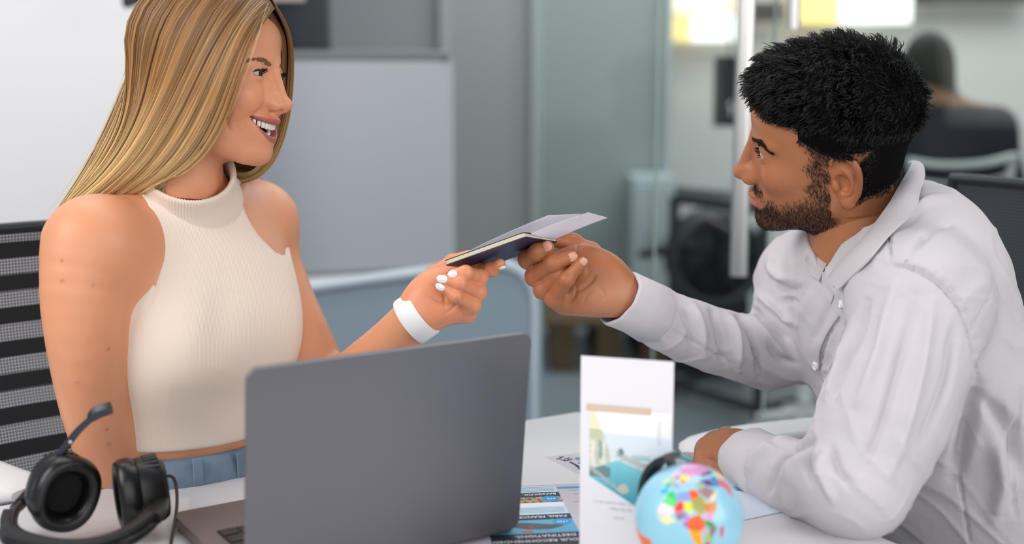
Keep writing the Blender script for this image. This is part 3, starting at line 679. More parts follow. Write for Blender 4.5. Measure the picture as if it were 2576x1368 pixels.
ftext('BANGKOK, THAI', 0.0078, 0.143, 0.030, M_WTXT); ftext('PARIS, FRANCE', 0.0080, 0.143, 0.1015, M_WTXT)
ftext('OUR RECOMMENDED', 0.0092, 0.1435, 0.170, M_WTXT); ftext('DESTINATIONS:', 0.0092, 0.1435, 0.157, M_WTXT)
ftext('670', 0.0065, 0.1395, 0.0465, M_WTXT); ftext('1750', 0.0065, 0.1418, 0.119, M_WTXT)
for y0_, y1_, xr in ((0.008, 0.024, 0.143), (0.077, 0.094, 0.1435)):
    for k in range(4): fp_('text_line', rect(0.082 + 0.006 * (k % 3), y0_ + k * 0.0042, xr, y0_ + k * 0.0042 + 0.0012), M_GTXT, 0.00034)
for k in range(9): fp_('text_line', rect(XR + 0.012 + 0.004 * (k % 3), 0.022 + k * 0.013, 0.213, 0.0235 + k * 0.013), M_GTXT, 0.00024)

# ---- pale letter sheet behind
ls = empty('letter_sheet', tuple(onz(1420, 1165, 0.74))); tag(ls, 'white letter sheet with a dark blue crest lying at the far table corner', 'paper')
lo_ = [onz(1372, 1150, 0.7403), onz(1460, 1138, 0.7403), onz(1560, 1180, 0.7403), onz(1462, 1196, 0.7403)]
adopt(sheet('sheet', lo_, M_PAPER, None), ls)
lx = nrm(lo_[1] - lo_[0]); ly = nrm(lo_[3] - lo_[0])
for k, (a, b) in enumerate(((1405, 1153), (1416, 1156), (1427, 1152), (1412, 1149), (1424, 1158), (1433, 1155))):
    c = onz(a, b, 0.7406); adopt(MB().tube([c - lx * 0.003, c + ly * 0.002, c + lx * 0.003], 0.0007, 6).build('crest_stroke', M_INK, None), ls)
for a, b, c, d in ((1434, 1162, 1446, 1168), (1442, 1166, 1456, 1173), (1449, 1172, 1460, 1176), (1456, 1164, 1461, 1166), (1455, 1178, 1462, 1181)):
    p0_, p1_ = onz(a, b, 0.7406), onz(c, d, 0.7406); adopt(MB().tube([p0_, (p0_ + p1_) / 2 + ly * 0.001, p1_], 0.0011, 6).build('crest_stroke', M_INK, None), ls)

# ---- teal brochure on the right edge of the table
tb_ = empty('map_brochure', tuple(onz(1780, 1180, 0.74))); tag(tb_, 'teal and white map brochure lying at the right table edge under the sleeve', 'brochure')
q0, q1 = onz(1690, 1131, 0.7405), onz(1985, 1262, 0.7405); bx_ = nrm(q1 - q0); by_ = np.array([bx_[1], -bx_[0], 0]); bw, bh = np.linalg.norm(q1 - q0), 0.13
def bp_l(name, poly, m, z): 
    v = MB(); v.prism(poly, z, z + 0.00015); v.v = [tuple(q0 + bx_ * x + by_ * y + np.array([0, 0, z_])) for x, y, z_ in v.v]; v.f = [f[::-1] for f in v.f]; return adopt(v.build(name, m, None), tb_)
bp_l('sheet', rect(-0.03, 0, bw, bh), M_TEAL, 0.0); bp_l('light_edge', rect(-0.03, 0, bw, 0.004), mat('light_teal_ink', srgb(110, 190, 200), 0.5), 0.0002)
bp_l('map_shape', [(0.02, 0.022), (0.045, 0.012), (0.062, 0.022), (0.070, 0.045), (0.04, 0.075), (0.015, 0.06)], M_PAPER, 0.0002)
bp_l('map_shape', [(0.092, 0.014), (0.135, 0.006), (0.155, 0.018), (0.15, 0.042), (0.115, 0.05), (0.095, 0.035)], M_PAPER, 0.0002)
bp_l('map_shape', [(0.14, 0.052), (0.19, 0.012), (0.25, 0.018), (0.25, 0.11), (0.17, 0.12)], mat('pale_ice_ink', srgb(206, 216, 232), 0.6), 0.0002)
for k in range(2): bp_l('text_line', rect(0.104, 0.016 + k * 0.006, 0.135, 0.018 + k * 0.006), M_INK, 0.0004); bp_l('text_line', rect(0.066, 0.008 + k * 0.004, 0.085, 0.0092 + k * 0.004), M_WTXT, 0.0004)

# ---- standing tri-fold brochure
sbz = 0.74; yaw_b = math.radians(-17); b_o = np.array([0, 0, 0.0]); 
pl_ = at(1462, 894, 1.215); bu = np.array([math.cos(yaw_b), math.sin(yaw_b), 0]); 
sb = empty('standing_brochure', (pl_[0], pl_[1], 0.74)); tag(sb, 'white tri-fold travel brochure standing upright with a seaside photo', 'brochure')
BW, BH = 0.0915, pl_[2] - 0.7405
M_GLOSSP = mat('bright_white_paper', srgb(234, 234, 240), 0.45)
bn = np.array([bu[1], -bu[0], 0])          # towards the camera
def sb_pt(x, z, d=0.0): return np.array([pl_[0], pl_[1], 0.7405]) + bu * x + np.array([0, 0, z]) + bn * d
def sb_plate(name, poly, m, d0, th=0.0002, parent=sb):
    v = MB(); v.prism(poly, 0, th); v.v = [tuple(sb_pt(x, BH - z, d0 + t)) for x, z, t in v.v]; o = v.build(name, m, None); bm = bmesh.new(); bm.from_mesh(o.data); bmesh.ops.recalc_face_normals(bm, faces=bm.faces); bm.to_mesh(o.data); bm.free(); return adopt(o, parent)
sb_plate('front_panel', rect(0, 0, BW, BH), M_GLOSSP, 0.0, 0.0005)
for name, a, b in (('middle_panel', sb_pt(BW, 0), sb_pt(BW, 0) + np.array([-0.085, 0.034, 0])), ('rear_panel', sb_pt(BW, 0) + np.array([-0.085, 0.034, 0]), sb_pt(BW, 0) + np.array([-0.002, 0.046, 0]))):
    adopt(sheet(name, [a, b, b + [0, 0, BH - 0.011], a + [0, 0, BH - 0.011]], M_GLOSSP, None, 0.0005), sb)
# seaside picture: built on a grid whose colour follows the printed scene
def sea_cols(X, Z):
    """X 0..0.083 across, Z down from the panel top (m) -> printed colour"""
    n = len(X); C = np.zeros((n, 3)); u = X / BW; w = (Z - 0.058) / 0.085                      # 0 top of photo .. 1 bottom
    rnd = np.sin(X * 900 + 3 * np.sin(Z * 700)) * np.sin(Z * 1100 + 2 * np.sin(X * 800)); r2 = np.sin(X * 2300 + Z * 900) * np.sin(Z * 2500 - X * 700)
    sky = np.array(srgb(252, 251, 250)) * (1 - w[:, None]) + np.array(srgb(226, 236, 246)) * w[:, None]; C[:] = sky
    seaf = w > 0.20 + 0.02 * u; C[seaf] = (np.array(srgb(226, 236, 247)) * (1 - w[:, None]) + np.array(srgb(206, 228, 240)) * w[:, None])[seaf]
    edge = 0.17 + 0.36 * np.clip(w, 0, 0.55) + 0.02 * rnd
    cl = (u < edge) & (w < 0.62 + 0.02 * r2)
    ccol = np.where((w < 0.17)[:, None], srgb(244, 234, 202), np.where((w < 0.30 + 0.03 * rnd)[:, None], np.where((r2 > 0)[:, None], srgb(186, 200, 168), srgb(206, 212, 180)), np.where((np.sin(X * 620 + rnd) > 0.1)[:, None], srgb(234, 230, 218), srgb(196, 206, 186))))
    C[cl] = ccol[cl]; dk = cl & (np.abs(u - 0.225 - 0.01 * rnd) < 0.020) & (w > 0.30) & (w < 0.52); C[dk] = srgb(150, 164, 166)
    shore = np.where(u < 0.42, 0.66 - 0.42 * (u - 0.1), 0.525 + 0.36 * (u - 0.42))
    lag = w > shore + 0.01 * rnd; mixl = np.clip((w - shore) / 0.4, 0, 1)[:, None]; C[lag] = (np.array(srgb(128, 206, 220)) * (1 - mixl) + np.array(srgb(70, 164, 186)) * mixl)[lag]
    dkw = lag & (u < 0.34) & (w < 0.74) & (w > 0.55 + 0.3 * (u - 0.1)); C[dkw] = np.array(srgb(110, 140, 146))
    rk = (np.abs(w - (0.46 + 0.40 * (u - 0.42))) < 0.040 + 0.02 * rnd) & (u > 0.40); rc = np.where((r2 > 0)[:, None], srgb(216, 216, 210), srgb(150, 166, 168)); C[rk] = rc[rk]
    tree = ((u - 0.45) / 0.03) ** 2 + ((w - 0.42) / 0.045) ** 2 < 1 + 0.5 * r2; C[tree] = srgb(120, 142, 146)
    isl = (np.abs(w - 0.47) < 0.028 + 0.008 * rnd) & (u > 0.57) & (u < 0.77); C[isl] = np.where((w < 0.475)[:, None], srgb(196, 206, 206), srgb(140, 204, 216))[isl]
    ro = ((u - 0.48) / 0.06) ** 2 + ((w - 0.86) / 0.06) ** 2 < 1 + 0.4 * rnd; C[ro] = np.where((r2 > -0.3)[:, None], srgb(214, 208, 196), srgb(120, 150, 156))[ro]
    sm = (np.abs(w - (0.70 + 0.75 * (u - 0.2))) < 0.022 + 0.02 * rnd) & (u < 0.42); C[sm] = np.where((r2 > 0)[:, None], srgb(214, 206, 188), srgb(130, 160, 164))[sm]
    return C
nx2, nz2 = 150, 190; xs = np.linspace(0.0095, BW - 0.0012, nx2); V = []; 
ztop = 0.052 + 0 * xs; curve = np.interp(xs / BW, [0.1, 0.35, 0.6, 0.8, 1.0], [0.121, 0.134, 0.147, 0.152, 0.150])
Zg = ztop[:, None] + (curve - ztop)[:, None] * np.linspace(0, 1, nz2)[None]; Xg = np.repeat(xs[:, None], nz2, 1)
V = np.array([sb_pt(x, BH - z, 0.0008) for x, z in zip(Xg.ravel(), Zg.ravel())]); I = (np.arange(nx2 - 1)[:, None] * nz2 + np.arange(nz2 - 1)[None]).ravel()
ph = mesh_np('seaside_photo', V, np.stack([I, I + 1, I + nz2 + 1, I + nz2], 1), mat('photo_print', (1, 1, 1), 0.5, attr=True), None, False, sea_cols(Xg.ravel(), Zg.ravel())); adopt(ph, sb)
sb_plate('tan_band', [(0.0062, 0.0475), (0.070, 0.0475), (0.070, 0.0545), (0.0062, 0.0545)], mat('tan_ink', srgb(214, 192, 172), 0.6), 0.0009)
Mt = frame4(sb_pt(0.011, BH - 0.0528, 0.0013), bu, np.array([0, 0, 1.0]), bn); text_on('LOREM IPSUM DOLOR SIT AMET', 0.0040, Mt, mat('cream_ink', srgb(238, 226, 214), 0.6), sb)
Mt = frame4(sb_pt(0.080, BH - 0.085, 0.0010), np.array([0, 0, 1.0]), -bu, bn); text_on('DESTINATION', 0.0038, Mt, mat('faint_ink', srgb(206, 208, 216), 0.6), sb)
for k, (x0, x1, z) in enumerate(((0.014, 0.075, 0.1475), (0.030, 0.066, 0.1535), (0.034, 0.06, 0.1625))):
    Mt = frame4(sb_pt(x0, BH - z, 0.0010), bu, np.array([0, 0, 1.0]), bn); text_on(('Lorem ipsum dolor sit amet', 'adipiscing elit', 'sed do')[k], 0.0042, Mt, MATS['faint_ink'], sb)

# ---- small globe on its stand
GC = at(1733, 1302, 1.14); GR = 0.0508
gl_ = empty('globe', (GC[0], GC[1], 0.74)); tag(gl_, 'small blue desk globe with coloured countries on a black stand', 'globe')
def poly_in(P, poly):
    x, y = P.T; inside = np.zeros(len(P), bool); n = len(poly)
    for i in range(n):
        x1, y1 = poly[i]; x2, y2 = poly[(i + 1) % n]
        c = ((y1 > y) != (y2 > y)) & (x < (x2 - x1) * (y - y1) / (y2 - y1 + 1e-12) + x1); inside ^= c
    return inside
LANDS = [   # (colour, [(lon, lat)...]) - rough countries
 ((0, 200, 90), [(-2, 36), (8, 37), (9, 30), (11, 24), (4, 19), (-8, 27), (-8, 30), (-2, 32)]), ((140, 160, 230), [(9, 33), (20, 32), (25, 31), (25, 20), (15, 23), (10, 26)]), ((240, 100, 50), [(25, 31.5), (34, 31), (36, 22), (25, 22)]),
 ((236, 210, 225), [(-12, 25), (-8, 27), (4, 19), (4, 15), (-4, 12), (-11, 15), (-17, 15), (-17, 21)]), ((236, 50, 70), [(4, 19), (11, 24), (15, 23), (14, 14), (4, 13)]), ((215, 225, 100), [(15, 23), (24, 20), (23, 11), (18, 8), (14, 13)]), ((165, 165, 90), [(24, 21.5), (37, 22), (38, 17), (35, 10), (33, 4), (27, 5), (23, 11)]),
 ((210, 130, 40), [(36, 14), (43, 12), (51, 12), (46, 3), (41, 0), (35, 5), (35, 10)]), ((245, 200, 40), [(37, 18), (43, 12), (38, 14)]), ((150, 110, 130), [(4, 13), (14, 13), (10, 5), (4, 6)]), ((150, 140, 215), [(10, 6), (15, 13), (17, 5), (12, 2)]), ((240, 236, 170), [(-17, 14), (-4, 12), (4, 6), (-8, 4.5), (-13, 8)]), ((236, 150, 210), [(34, 4), (41, 4), (41, -2), (37, -5), (31, -1)]),
 ((240, 90, 30), [(12, 2), (18, 5), (27, 5), (31, -2), (29, -10), (24, -12), (17, -8), (12, -6)]), ((160, 80, 190), [(9, 3), (12, 2), (12, -6), (9, -1)]), ((60, 160, 80), [(30, -2), (37, -5), (40, -11), (33, -11), (29, -6)]), ((245, 170, 20), [(12, -6), (17, -8), (24, -12), (23, -18), (20, -28), (16, -28), (12, -17)]), ((190, 190, 190), [(22, -11), (30, -9), (33, -15), (28, -18), (22, -17)]), ((150, 200, 50), [(25, -18), (33, -17), (32, -24), (26, -24)]), ((200, 80, 60), [(17, -29), (20, -28), (26, -24), (32, -27), (27, -34), (19, -35)]), ((150, 120, 110), [(33, -11), (41, -11), (40, -16), (35, -20), (35, -25), (33, -24), (32, -16)]),
 ((214, 60, 90), [(44, -25), (47, -25), (50, -15), (47, -13), (44, -17)]), ((214, 150, 200), [(30, 45), (60, 47), (90, 50), (120, 52), (140, 55), (170, 65), (100, 77), (60, 70), (32, 69), (28, 55)]), ((150, 100, 150), [(52, 46), (80, 48), (86, 45), (72, 41), (55, 42)]), ((245, 215, 30), [(22, 52), (36, 52), (38, 47), (28, 45), (22, 48)]), ((210, 70, 90), [(14, 55), (24, 54), (23, 49), (14, 50)]), ((150, 190, 90), [(6, 55), (14, 54), (12, 48), (7, 48)]), ((220, 120, 60), [(20, 47), (28, 46), (27, 41), (20, 42)]), ((80, 170, 130), [(-5, 48), (7, 50), (7, 43), (-1, 43)]), ((0, 180, 230), [(-9, 43), (3, 42), (-1, 37), (-9, 37)]), ((190, 110, 170), [(7, 46), (13, 46), (18, 40), (15, 38), (10, 44)]), ((170, 190, 230), [(26, 41), (44, 41), (44, 37), (28, 36)]),
 ((110, 70, 130), [(44, 39), (60, 37), (61, 26), (50, 30)]), ((160, 130, 130), [(35, 30), (48, 30), (56, 22), (44, 13), (39, 21)]), ((236, 224, 190), [(44, 17), (56, 22), (59, 22), (52, 15), (44, 12.5)]), ((150, 180, 100), [(44, 37), (46, 33), (48, 30), (39, 32), (36, 36)]), ((0, 140, 210), [(61, 37), (74, 37), (70, 25), (62, 25)]), ((214, 110, 120), [(70, 35), (80, 31), (88, 22), (80, 12), (77, 8), (72, 20), (68, 24)]), ((230, 215, 180), [(75, 40), (97, 42), (120, 50), (122, 30), (108, 21), (98, 28), (80, 31)]), ((200, 220, 140), [(-10, 52), (2, 58), (2, 51), (-6, 50)]), ((220, 190, 230), [(5, 60), (30, 70), (28, 60), (12, 56)]),
 ((240, 110, 60), [(-80, 0), (-70, 12), (-50, 0), (-35, -6), (-40, -22), (-58, -38), (-70, -52), (-72, -20)])]
nlat, nlon = 200, 400; th_ = np.linspace(0.001, math.pi - 0.001, nlat); ph_ = np.linspace(0, 2 * math.pi, nlon, endpoint=False)
TH, PH = np.meshgrid(th_, ph_, indexing='ij'); LON = np.degrees(PH); LON = np.where(LON > 180, LON - 360, LON); LAT = 90 - np.degrees(TH)
C = np.repeat(np.array(srgb(150, 208, 230))[None], nlat * nlon, 0); LL = np.stack([LON.ravel(), LAT.ravel()], 1)
for col, pol in LANDS: C[poly_in(LL, pol)] = srgb(*col)
Sg = np.stack([np.sin(TH) * np.cos(PH), np.sin(TH) * np.sin(PH), np.cos(TH)], -1).reshape(-1, 3)
# orientation: the point (lon 18, lat 8) faces the camera, axis leans left and away
axis = nrm(np.array([-0.30, 0.28, 0.91])); toc = nrm(np.array([0, 0, CZ]) - GC); fw_ = nrm(toc - (toc @ axis) * axis); lf_ = np.cross(axis, fw_)
l0 = math.radians(16); Rg = np.stack([math.cos(l0) * fw_ - math.sin(l0) * lf_, math.sin(l0) * fw_ + math.cos(l0) * lf_, axis], 1)
I = np.arange(nlat - 1)[:, None] * nlon + np.arange(nlon)[None]; J = np.arange(nlat - 1)[:, None] * nlon + (np.arange(nlon)[None] + 1) % nlon
F = np.stack([I, I + nlon, J + nlon, J], -1).reshape(-1, 4)
ball = mesh_np('globe_ball', GC + GR * (Sg @ Rg.T), F, mat('globe_print', (1, 1, 1), 0.3, attr=True, coat=0.2), None, True, C); adopt(ball, gl_)
M_GSTAND = mat('black_stand_plastic', srgb(34, 38, 44), 0.4)
side_ = nrm(np.cross(axis, toc)); side_ = side_ if side_[0] < 0 else -side_; aw_ = -toc + (toc @ axis) * axis; side_ = nrm(0.62 * side_ + 0.78 * nrm(aw_))        # the arm runs round the left side
arc = np.array([GC + (GR + 0.0085) * (math.cos(a) * axis + math.sin(a) * side_) for a in np.linspace(-0.10, math.pi + 0.05, 48)])
adopt(MB().tube(arc, 0.0046, 12, flat=(2.3, 0.7), up=axis).build('meridian_arm', M_GSTAND, None, True), gl_)
adopt(MB().tube([GC + axis * (GR - 0.002), GC + axis * (GR + 0.012)], 0.0046, 12).build('pivot', M_GSTAND, None, True), gl_)
adopt(MB().tube([GC - axis * (GR + 0.012), GC - axis * (GR - 0.002)], 0.0046, 12).build('pivot', M_GSTAND, None, True), gl_)
low = GC - axis * (GR + 0.0085); bz = np.array([low[0] + 0.004, low[1], 0.7405])
adopt(MB().tube([low, low * 0.5 + bz * 0.5, bz + [0, 0, 0.006]], 0.006, 12).build('stem', M_GSTAND, None, True), gl_)
adopt(MB().lathe([(0.001, 0), (0.033, 0), (0.034, 0.003), (0.030, 0.006), (0.008, 0.012), (0.001, 0.012)], 32, None, bz).build('base', M_GSTAND, None, True), gl_)

# ---- headset
M_HB = mat('black_headset_plastic', srgb(22, 22, 24), 0.38); M_HL = mat('black_leatherette', srgb(14, 14, 15), 0.32, bump=(260, 0.10)); M_HBUMP = mat('blue_black_plastic', srgb(38, 44, 56), 0.35)
hs_ = empty('headset', tuple(onz(200, 1330, 0.74))); tag(hs_, 'black over-ear headset with raised microphone boom lying on the table', 'headset')
def ear(c, fwd, up, W, H, name):
    """an oval cup: outer shell, ring cushion, dark speaker cloth; fwd = out of the cushion"""
    f = nrm(fwd); u = nrm(np.asarray(up) - (np.asarray(up) @ f) * f); r = np.cross(u, f); n = 56; root = empty(name); root.parent = hs_; root.matrix_parent_inverse = Matrix.Translation(hs_.location).inverted()
    def ring(prof, nm, m, e=2.3):
        V = []; k = len(prof)
        for s, d in prof:
            for j in range(n):
                a = 2 * math.pi * j / n; ca, sa = math.cos(a), math.sin(a); q = (abs(ca) ** e + abs(sa) ** e) ** (-1 / e)
                V.append(c + f * d + r * (W * s * q * ca) + u * (H * s * q * sa))
        F = [[i * n + j, i * n + (j + 1) % n, (i + 1) * n + (j + 1) % n, (i + 1) * n + j] for i in range(k - 1) for j in range(n)]
        F += [list(range(n))[::-1], list(range((k - 1) * n, k * n))]
        o = mesh_np(nm, np.array(V), F, m, None, True); bm = bmesh.new(); bm.from_mesh(o.data); bmesh.ops.recalc_face_normals(bm, faces=bm.faces); bm.to_mesh(o.data); bm.free(); o.data.set_sharp_from_angle(angle=0.9); o.parent = root; return o
    ring([(0.55, -0.030), (0.80, -0.029), (0.90, -0.024), (0.97, -0.014), (1.0, -0.006), (0.99, -0.001), (0.93, 0.0)], 'cup_shell', M_HB)
    ring([(0.90, -0.001), (1.0, 0.0), (1.05, 0.005), (1.055, 0.010), (1.03, 0.0155), (0.95, 0.0195), (0.82, 0.0205), (0.70, 0.0185), (0.60, 0.012), (0.56, 0.004), (0.56, 0.0)], 'ear_cushion', M_HL)
    ring([(0.56, 0.002), (0.3, 0.001), (0.01, 0.001)], 'speaker_cloth', mat('black_speaker_cloth', (0.004, 0.004, 0.004), 0.95, bump=(900, 0.3)))
    V = [c + f * 0.003 + r * (W * 1.045 * math.cos(a)) + u * (H * 1.045 * math.sin(a)) for a in np.linspace(0, 2 * math.pi, 48)]
    for i in range(9):
        a = math.radians(48 + i * 10); p = c - f * 0.016 + r * (W * 0.99 * math.cos(a)) + u * (H * 0.99 * math.sin(a)); o = MB().tube([p - f * 0.007, p + f * 0.007], 0.0022, 6).build('grip_rib', M_HB, None, True); o.parent = root
    return root
E1 = at(158, 1236, 1.255); E2 = at(345, 1240, 1.275)
ear(E1, (0.62, -0.75, -0.02), (0.35, 0.18, 1.0), 0.0325, 0.0375, 'left_ear_cup'); ear(E2, (-0.86, -0.42, -0.05), (-0.22, 0.1, 1.0), 0.030, 0.0365, 'right_ear_cup')
# headband: from the left cup round the front of the table to the right cup
hb_px = [(92, 1222, 1.30), (55, 1262, 1.285), (22, 1310, 1.25), (30, 1352, 1.205), (110, 1378, 1.175), (200, 1382, 1.165), (290, 1362, 1.175), (350, 1330, 1.20), (386, 1290, 1.235), (398, 1255, 1.27)]
hb = catmull(np.array([at(*p) for p in hb_px]), 60); hb[:, 2] = np.maximum(hb[:, 2], 0.7525)
adopt(MB().tube(hb, 0.0105, 14, flat=(1.0, 0.42), up=(0.0, 0.5, 1.0)).build('headband', M_HL, None, True), hs_)
adopt(MB().tube(hb[12:50] + np.array([0, 0.004, 0.005]), 0.0085, 12, flat=(1.0, 0.4), up=(0.0, 0.5, 1.0)).build('band_padding', mat('padded_black_cloth', srgb(30, 30, 33), 0.7, bump=(300, 0.4)), None, True), hs_)
for a, b in ((0, 9), (50, 59)): adopt(MB().tube(hb[a:b], 0.0125, 12, flat=(1.0, 0.5), up=(0, 0.5, 1.0)).build('size_slider', M_HB, None, True), hs_)
# boom
bm_p = catmull(np.array([at(142, 1152, 1.262), at(166, 1122, 1.262), at(196, 1084, 1.262), at(232, 1050, 1.262)]), 20)
adopt(MB().tube(bm_p, np.linspace(0.0050, 0.0042, 20), 10, flat=(0.8, 1.1), up=(0, -1, 0)).build('boom_arm', M_HBUMP, None, True), hs_)
tip_ = catmull(np.array([at(228, 1054, 1.262), at(244, 1038, 1.262), at(262, 1030, 1.262), at(277, 1026, 1.262)]), 8)
adopt(MB().tube(tip_, [0.0045, 0.0062, 0.0072, 0.0078, 0.008, 0.008, 0.0078, 0.0074], 6, flat=(0.9, 0.95), up=(0, -1, 0.3)).build('microphone', M_HBUMP, None), hs_)
adopt(MB().tube([at(176, 1112, 1.255), at(177, 1111, 1.2535)], 0.0018, 8).build('screw', M_ALU, None, True), hs_)
cab = [at(404, 1212, 1.40), at(420, 1198, 1.40), at(436, 1202, 1.39), at(444, 1230, 1.37), at(445, 1270, 1.33), at(440, 1310, 1.29), at(430, 1368, 1.23), at(425, 1420, 1.18)]
cab = catmull(np.array(cab), 40); cab[:, 2] = np.maximum(cab[:, 2], 0.7425)
adopt(MB().tube(cab, 0.0019, 8).build('cable', M_HB, None, True), hs_)
lp = [at(228, 1178, 1.262), at(238, 1176, 1.262), at(242, 1188, 1.262), at(236, 1200, 1.262), at(228, 1202, 1.262)]
adopt(MB().tube(catmull(np.array(lp), 16), 0.0013, 8).build('cable_loop', M_HB, None, True), hs_)

# ================================================================== PEOPLE: heads
def frame_from(fwd, roll=0.0, pitch=0.0):
    """columns forward, left, up; pitch>0 nods the face down, roll>0 lowers the left side"""
    f = nrm(np.array([fwd[0], fwd[1], 0.0])); u = np.array([0, 0, 1.0]); l = np.cross(u, f)
    f2 = math.cos(pitch) * f - math.sin(pitch) * u; u2 = math.cos(pitch) * u + math.sin(pitch) * f
    l3 = math.cos(roll) * l - math.sin(roll) * u2; u3 = math.cos(roll) * u2 + math.sin(roll) * l
    return np.stack([f2, l3, u3], 1)

def head_volume(woman):
    v = Vol((-11.5, -9, -15.5), (13.2, 9, 12.5), 0.15, pad=2.6)
    if woman:
        v.ell((-0.1, 0, 3.0), (8.3, 6.8, 7.9)); v.ell((4.4, 0, 4.2), (4.4, 5.7, 4.8), 2)
        v.ell((3.2, 0, -2.6), (5.5, 5.6, 7.2), 2.5); v.ell((4.3, 0, -6.4), (4.4, 4.5, 3.9), 2)
    else:
        v.ell((-0.3, 0, 2.6), (8.9, 7.3, 7.9)); v.ell((4.5, 0, 4.0), (4.7, 6.0, 5.0), 2)
        v.ell((3.0, 0, -2.6), (5.8, 6.0, 7.2), 2.5); v.ell((4.2, 0, -6.6), (4.8, 4.9, 4.2), 2)
    jw = 4.7 if woman else 5.2
    for s in (-1, 1):
        v.cap((0.4, s * jw, -5.8), (6.6, s * 2.0, -9.4), 1.3, 1.1, 2.0)
        v.cap((8.25, s * 1.0, 1.5), (6.9, s * 4.7, 1.5), 0.55 if woman else 0.75, 0.5, 1.2)
        v.ell((6.5, s * 4.0, -2.7), (2.2, 2.0, 1.8) if woman else (1.6, 1.6, 1.5), 2.3)
    v.ell((7.6, 0, -9.3) if woman else (8.0, 0, -10.0), (1.5, 1.6, 1.35) if woman else (1.6, 2.2, 1.5), 1.8)
    if woman:
        v.ell((6.9, 0, -6.3), (2.4, 3.2, 2.4), 1.4)
        for s in (-1, 1): v.ell((5.4, s * 3.4, -4.6), (1.6, 1.4, 1.6), 1.4)
    else: v.ell((7.0, 0, -6.9), (2.2, 2.9, 2.5), 1.4)                 # muzzle
    for s in (-1, 1): v.ell((9.5, s * 3.1, 0.15), (1.45, 1.65, 1.05), 1.1, 's')
    # nose
    if woman:
        v.cap((8.9, 0, 0.8), (10.2, 0, -3.0), 0.52, 0.70, 0.8); v.ell((10.5, 0, -3.3), (0.95, 0.92, 0.78), 0.5)
        ala = (9.7, 1.05, -3.65); ar = 0.60
        for s in (-1, 1): v.ell((9.6, s * 0.6, -2.8), (0.75, 0.6, 0.75), 0.5)
    else:
        v.cap((9.1, 0, 0.8), (10.6, 0, -3.1), 0.62, 0.85, 0.8); v.ell((10.95, 0, -3.75), (1.05, 1.05, 0.92), 0.6)
        ala = (9.95, 1.25, -4.3); ar = 0.68
        for s in (-1, 1): v.ell((9.8, s * 0.75, -3.3), (0.9, 0.75, 0.9), 0.6)
    for s in (-1, 1):
        v.ell((ala[0], s * ala[1], ala[2]), (ar * 1.25, ar, ar * 0.95), 0.5 if woman else 0.8)
        v.cap((8.5, s * 1.0, -1.5), (9.2, s * 1.5, ala[2] + 0.5), 0.5, 0.5, 1.0)
    nz = ala[2] + 0.05
    v.cap((10.5, 0, nz - 0.3), (9.2, 0, nz - 0.8), 0.38, 0.45, 0.5)
    for s in (-1, 1): v.ell((10.1, s * 0.62, nz - 0.65), (0.52, 0.27, 0.42), 0.12, 's')
    # mouth
    if woman:
        for s in (-1, 1):
            v.chain([(6.7, s * 3.85, -4.95), (8.2, s * 2.7, -5.2), (9.4, s * 1.0, -5.3), (9.65, 0, -5.4)], [0.18, 0.25, 0.30, 0.28], 0.5, sub=3)
            v.chain([(6.7, s * 3.8, -5.1), (7.75, s * 2.9, -6.35), (8.75, s * 1.2, -7.45), (8.95, 0, -7.7)], [0.2, 0.30, 0.40, 0.42], 0.5, sub=3)
        for y in np.linspace(-3.6, 3.6, 24):
            zt = -5.75 + 0.05 * y * y; zb = -7.3 + 0.163 * y * y
            zc = (zt + zb) / 2; hh = max((zt - zb) / 2, 0.07)
            v.ell((9.0 - 0.17 * y * y, y, zc), (1.8, 0.32, hh), 0.1, 's')
    else:
        for s in (-1, 1):
            v.chain([(8.0, s * 2.5, -7.0), (9.2, s * 1.4, -6.75), (9.85, s * 0.5, -6.55), (9.85, 0, -6.65)], [0.2, 0.36, 0.44, 0.42], 0.4, sub=3)
            v.chain([(8.0, s * 2.45, -7.1), (9.1, s * 1.4, -7.6), (9.6, s * 0.5, -7.75), (9.65, 0, -7.75)], [0.2, 0.42, 0.52, 0.52], 0.4, sub=3)
            v.chain([(8.1, s * 2.6, -7.02), (9.3, s * 1.4, -7.12), (10.2, 0, -7.12)], [0.06, 0.09, 0.11], 0.12, 's', sub=3)
    # eyes: lids over the ball, then the opening
    for s in (-1, 1):
        E = np.array([7.4, s * 3.15, 0.0]); v.ell(E, 1.34, 0.7)
        v.ell(E + (1.1, s * 0.05, -0.02), (0.9, 1.32, 0.18 if woman else 0.34), 0.10, 's')
        v.ell(E + (1.1, s * 0.25, -0.05), (0.9, 0.95, 0.225 if woman else 0.40), 0.10, 's')
        v.chain([E + (1.05, -s * 1.25, 0.35), E + (1.30, -s * 0.2, 0.62), E + (0.95, s * 1.3, 0.3)], [0.08, 0.1, 0.08], 0.15, 's', sub=3)
    # ears
    for s in (-1, 1) if not woman else ():
        sc = 1.05
        O = np.array([-1.0, s * 7.15, -1.8]); th = math.radians(-12)
        ex = np.array([math.cos(th), 0, math.sin(th)]); ez = np.array([-math.sin(th), 0, math.cos(th)])
        ex = nrm(ex + np.array([0, -s * 0.38, 0])); ey = nrm(np.cross(ez, ex)) * 1.0
        if ey[1] * s < 0: ey = -ey
        Pt = lambda a, b, c: O + sc * (a * ex + b * ey + c * ez)
        RR = np.stack([ex, ey, ez], 1)
        v.ell(Pt(-0.2, 0.1, -0.1), np.array([1.75, 0.42, 2.9]) * sc, 0.5, R=RR)
        rim = [Pt(1.1, 0.25, 0.2), Pt(1.15, 0.4, 1.4), Pt(0.6, 0.55, 2.65), Pt(-0.6, 0.62, 2.95), Pt(-1.75, 0.62, 2.1), Pt(-2.0, 0.6, 0.6), Pt(-1.55, 0.5, -1.1), Pt(-0.7, 0.4, -2.4), Pt(0.2, 0.35, -3.0)]
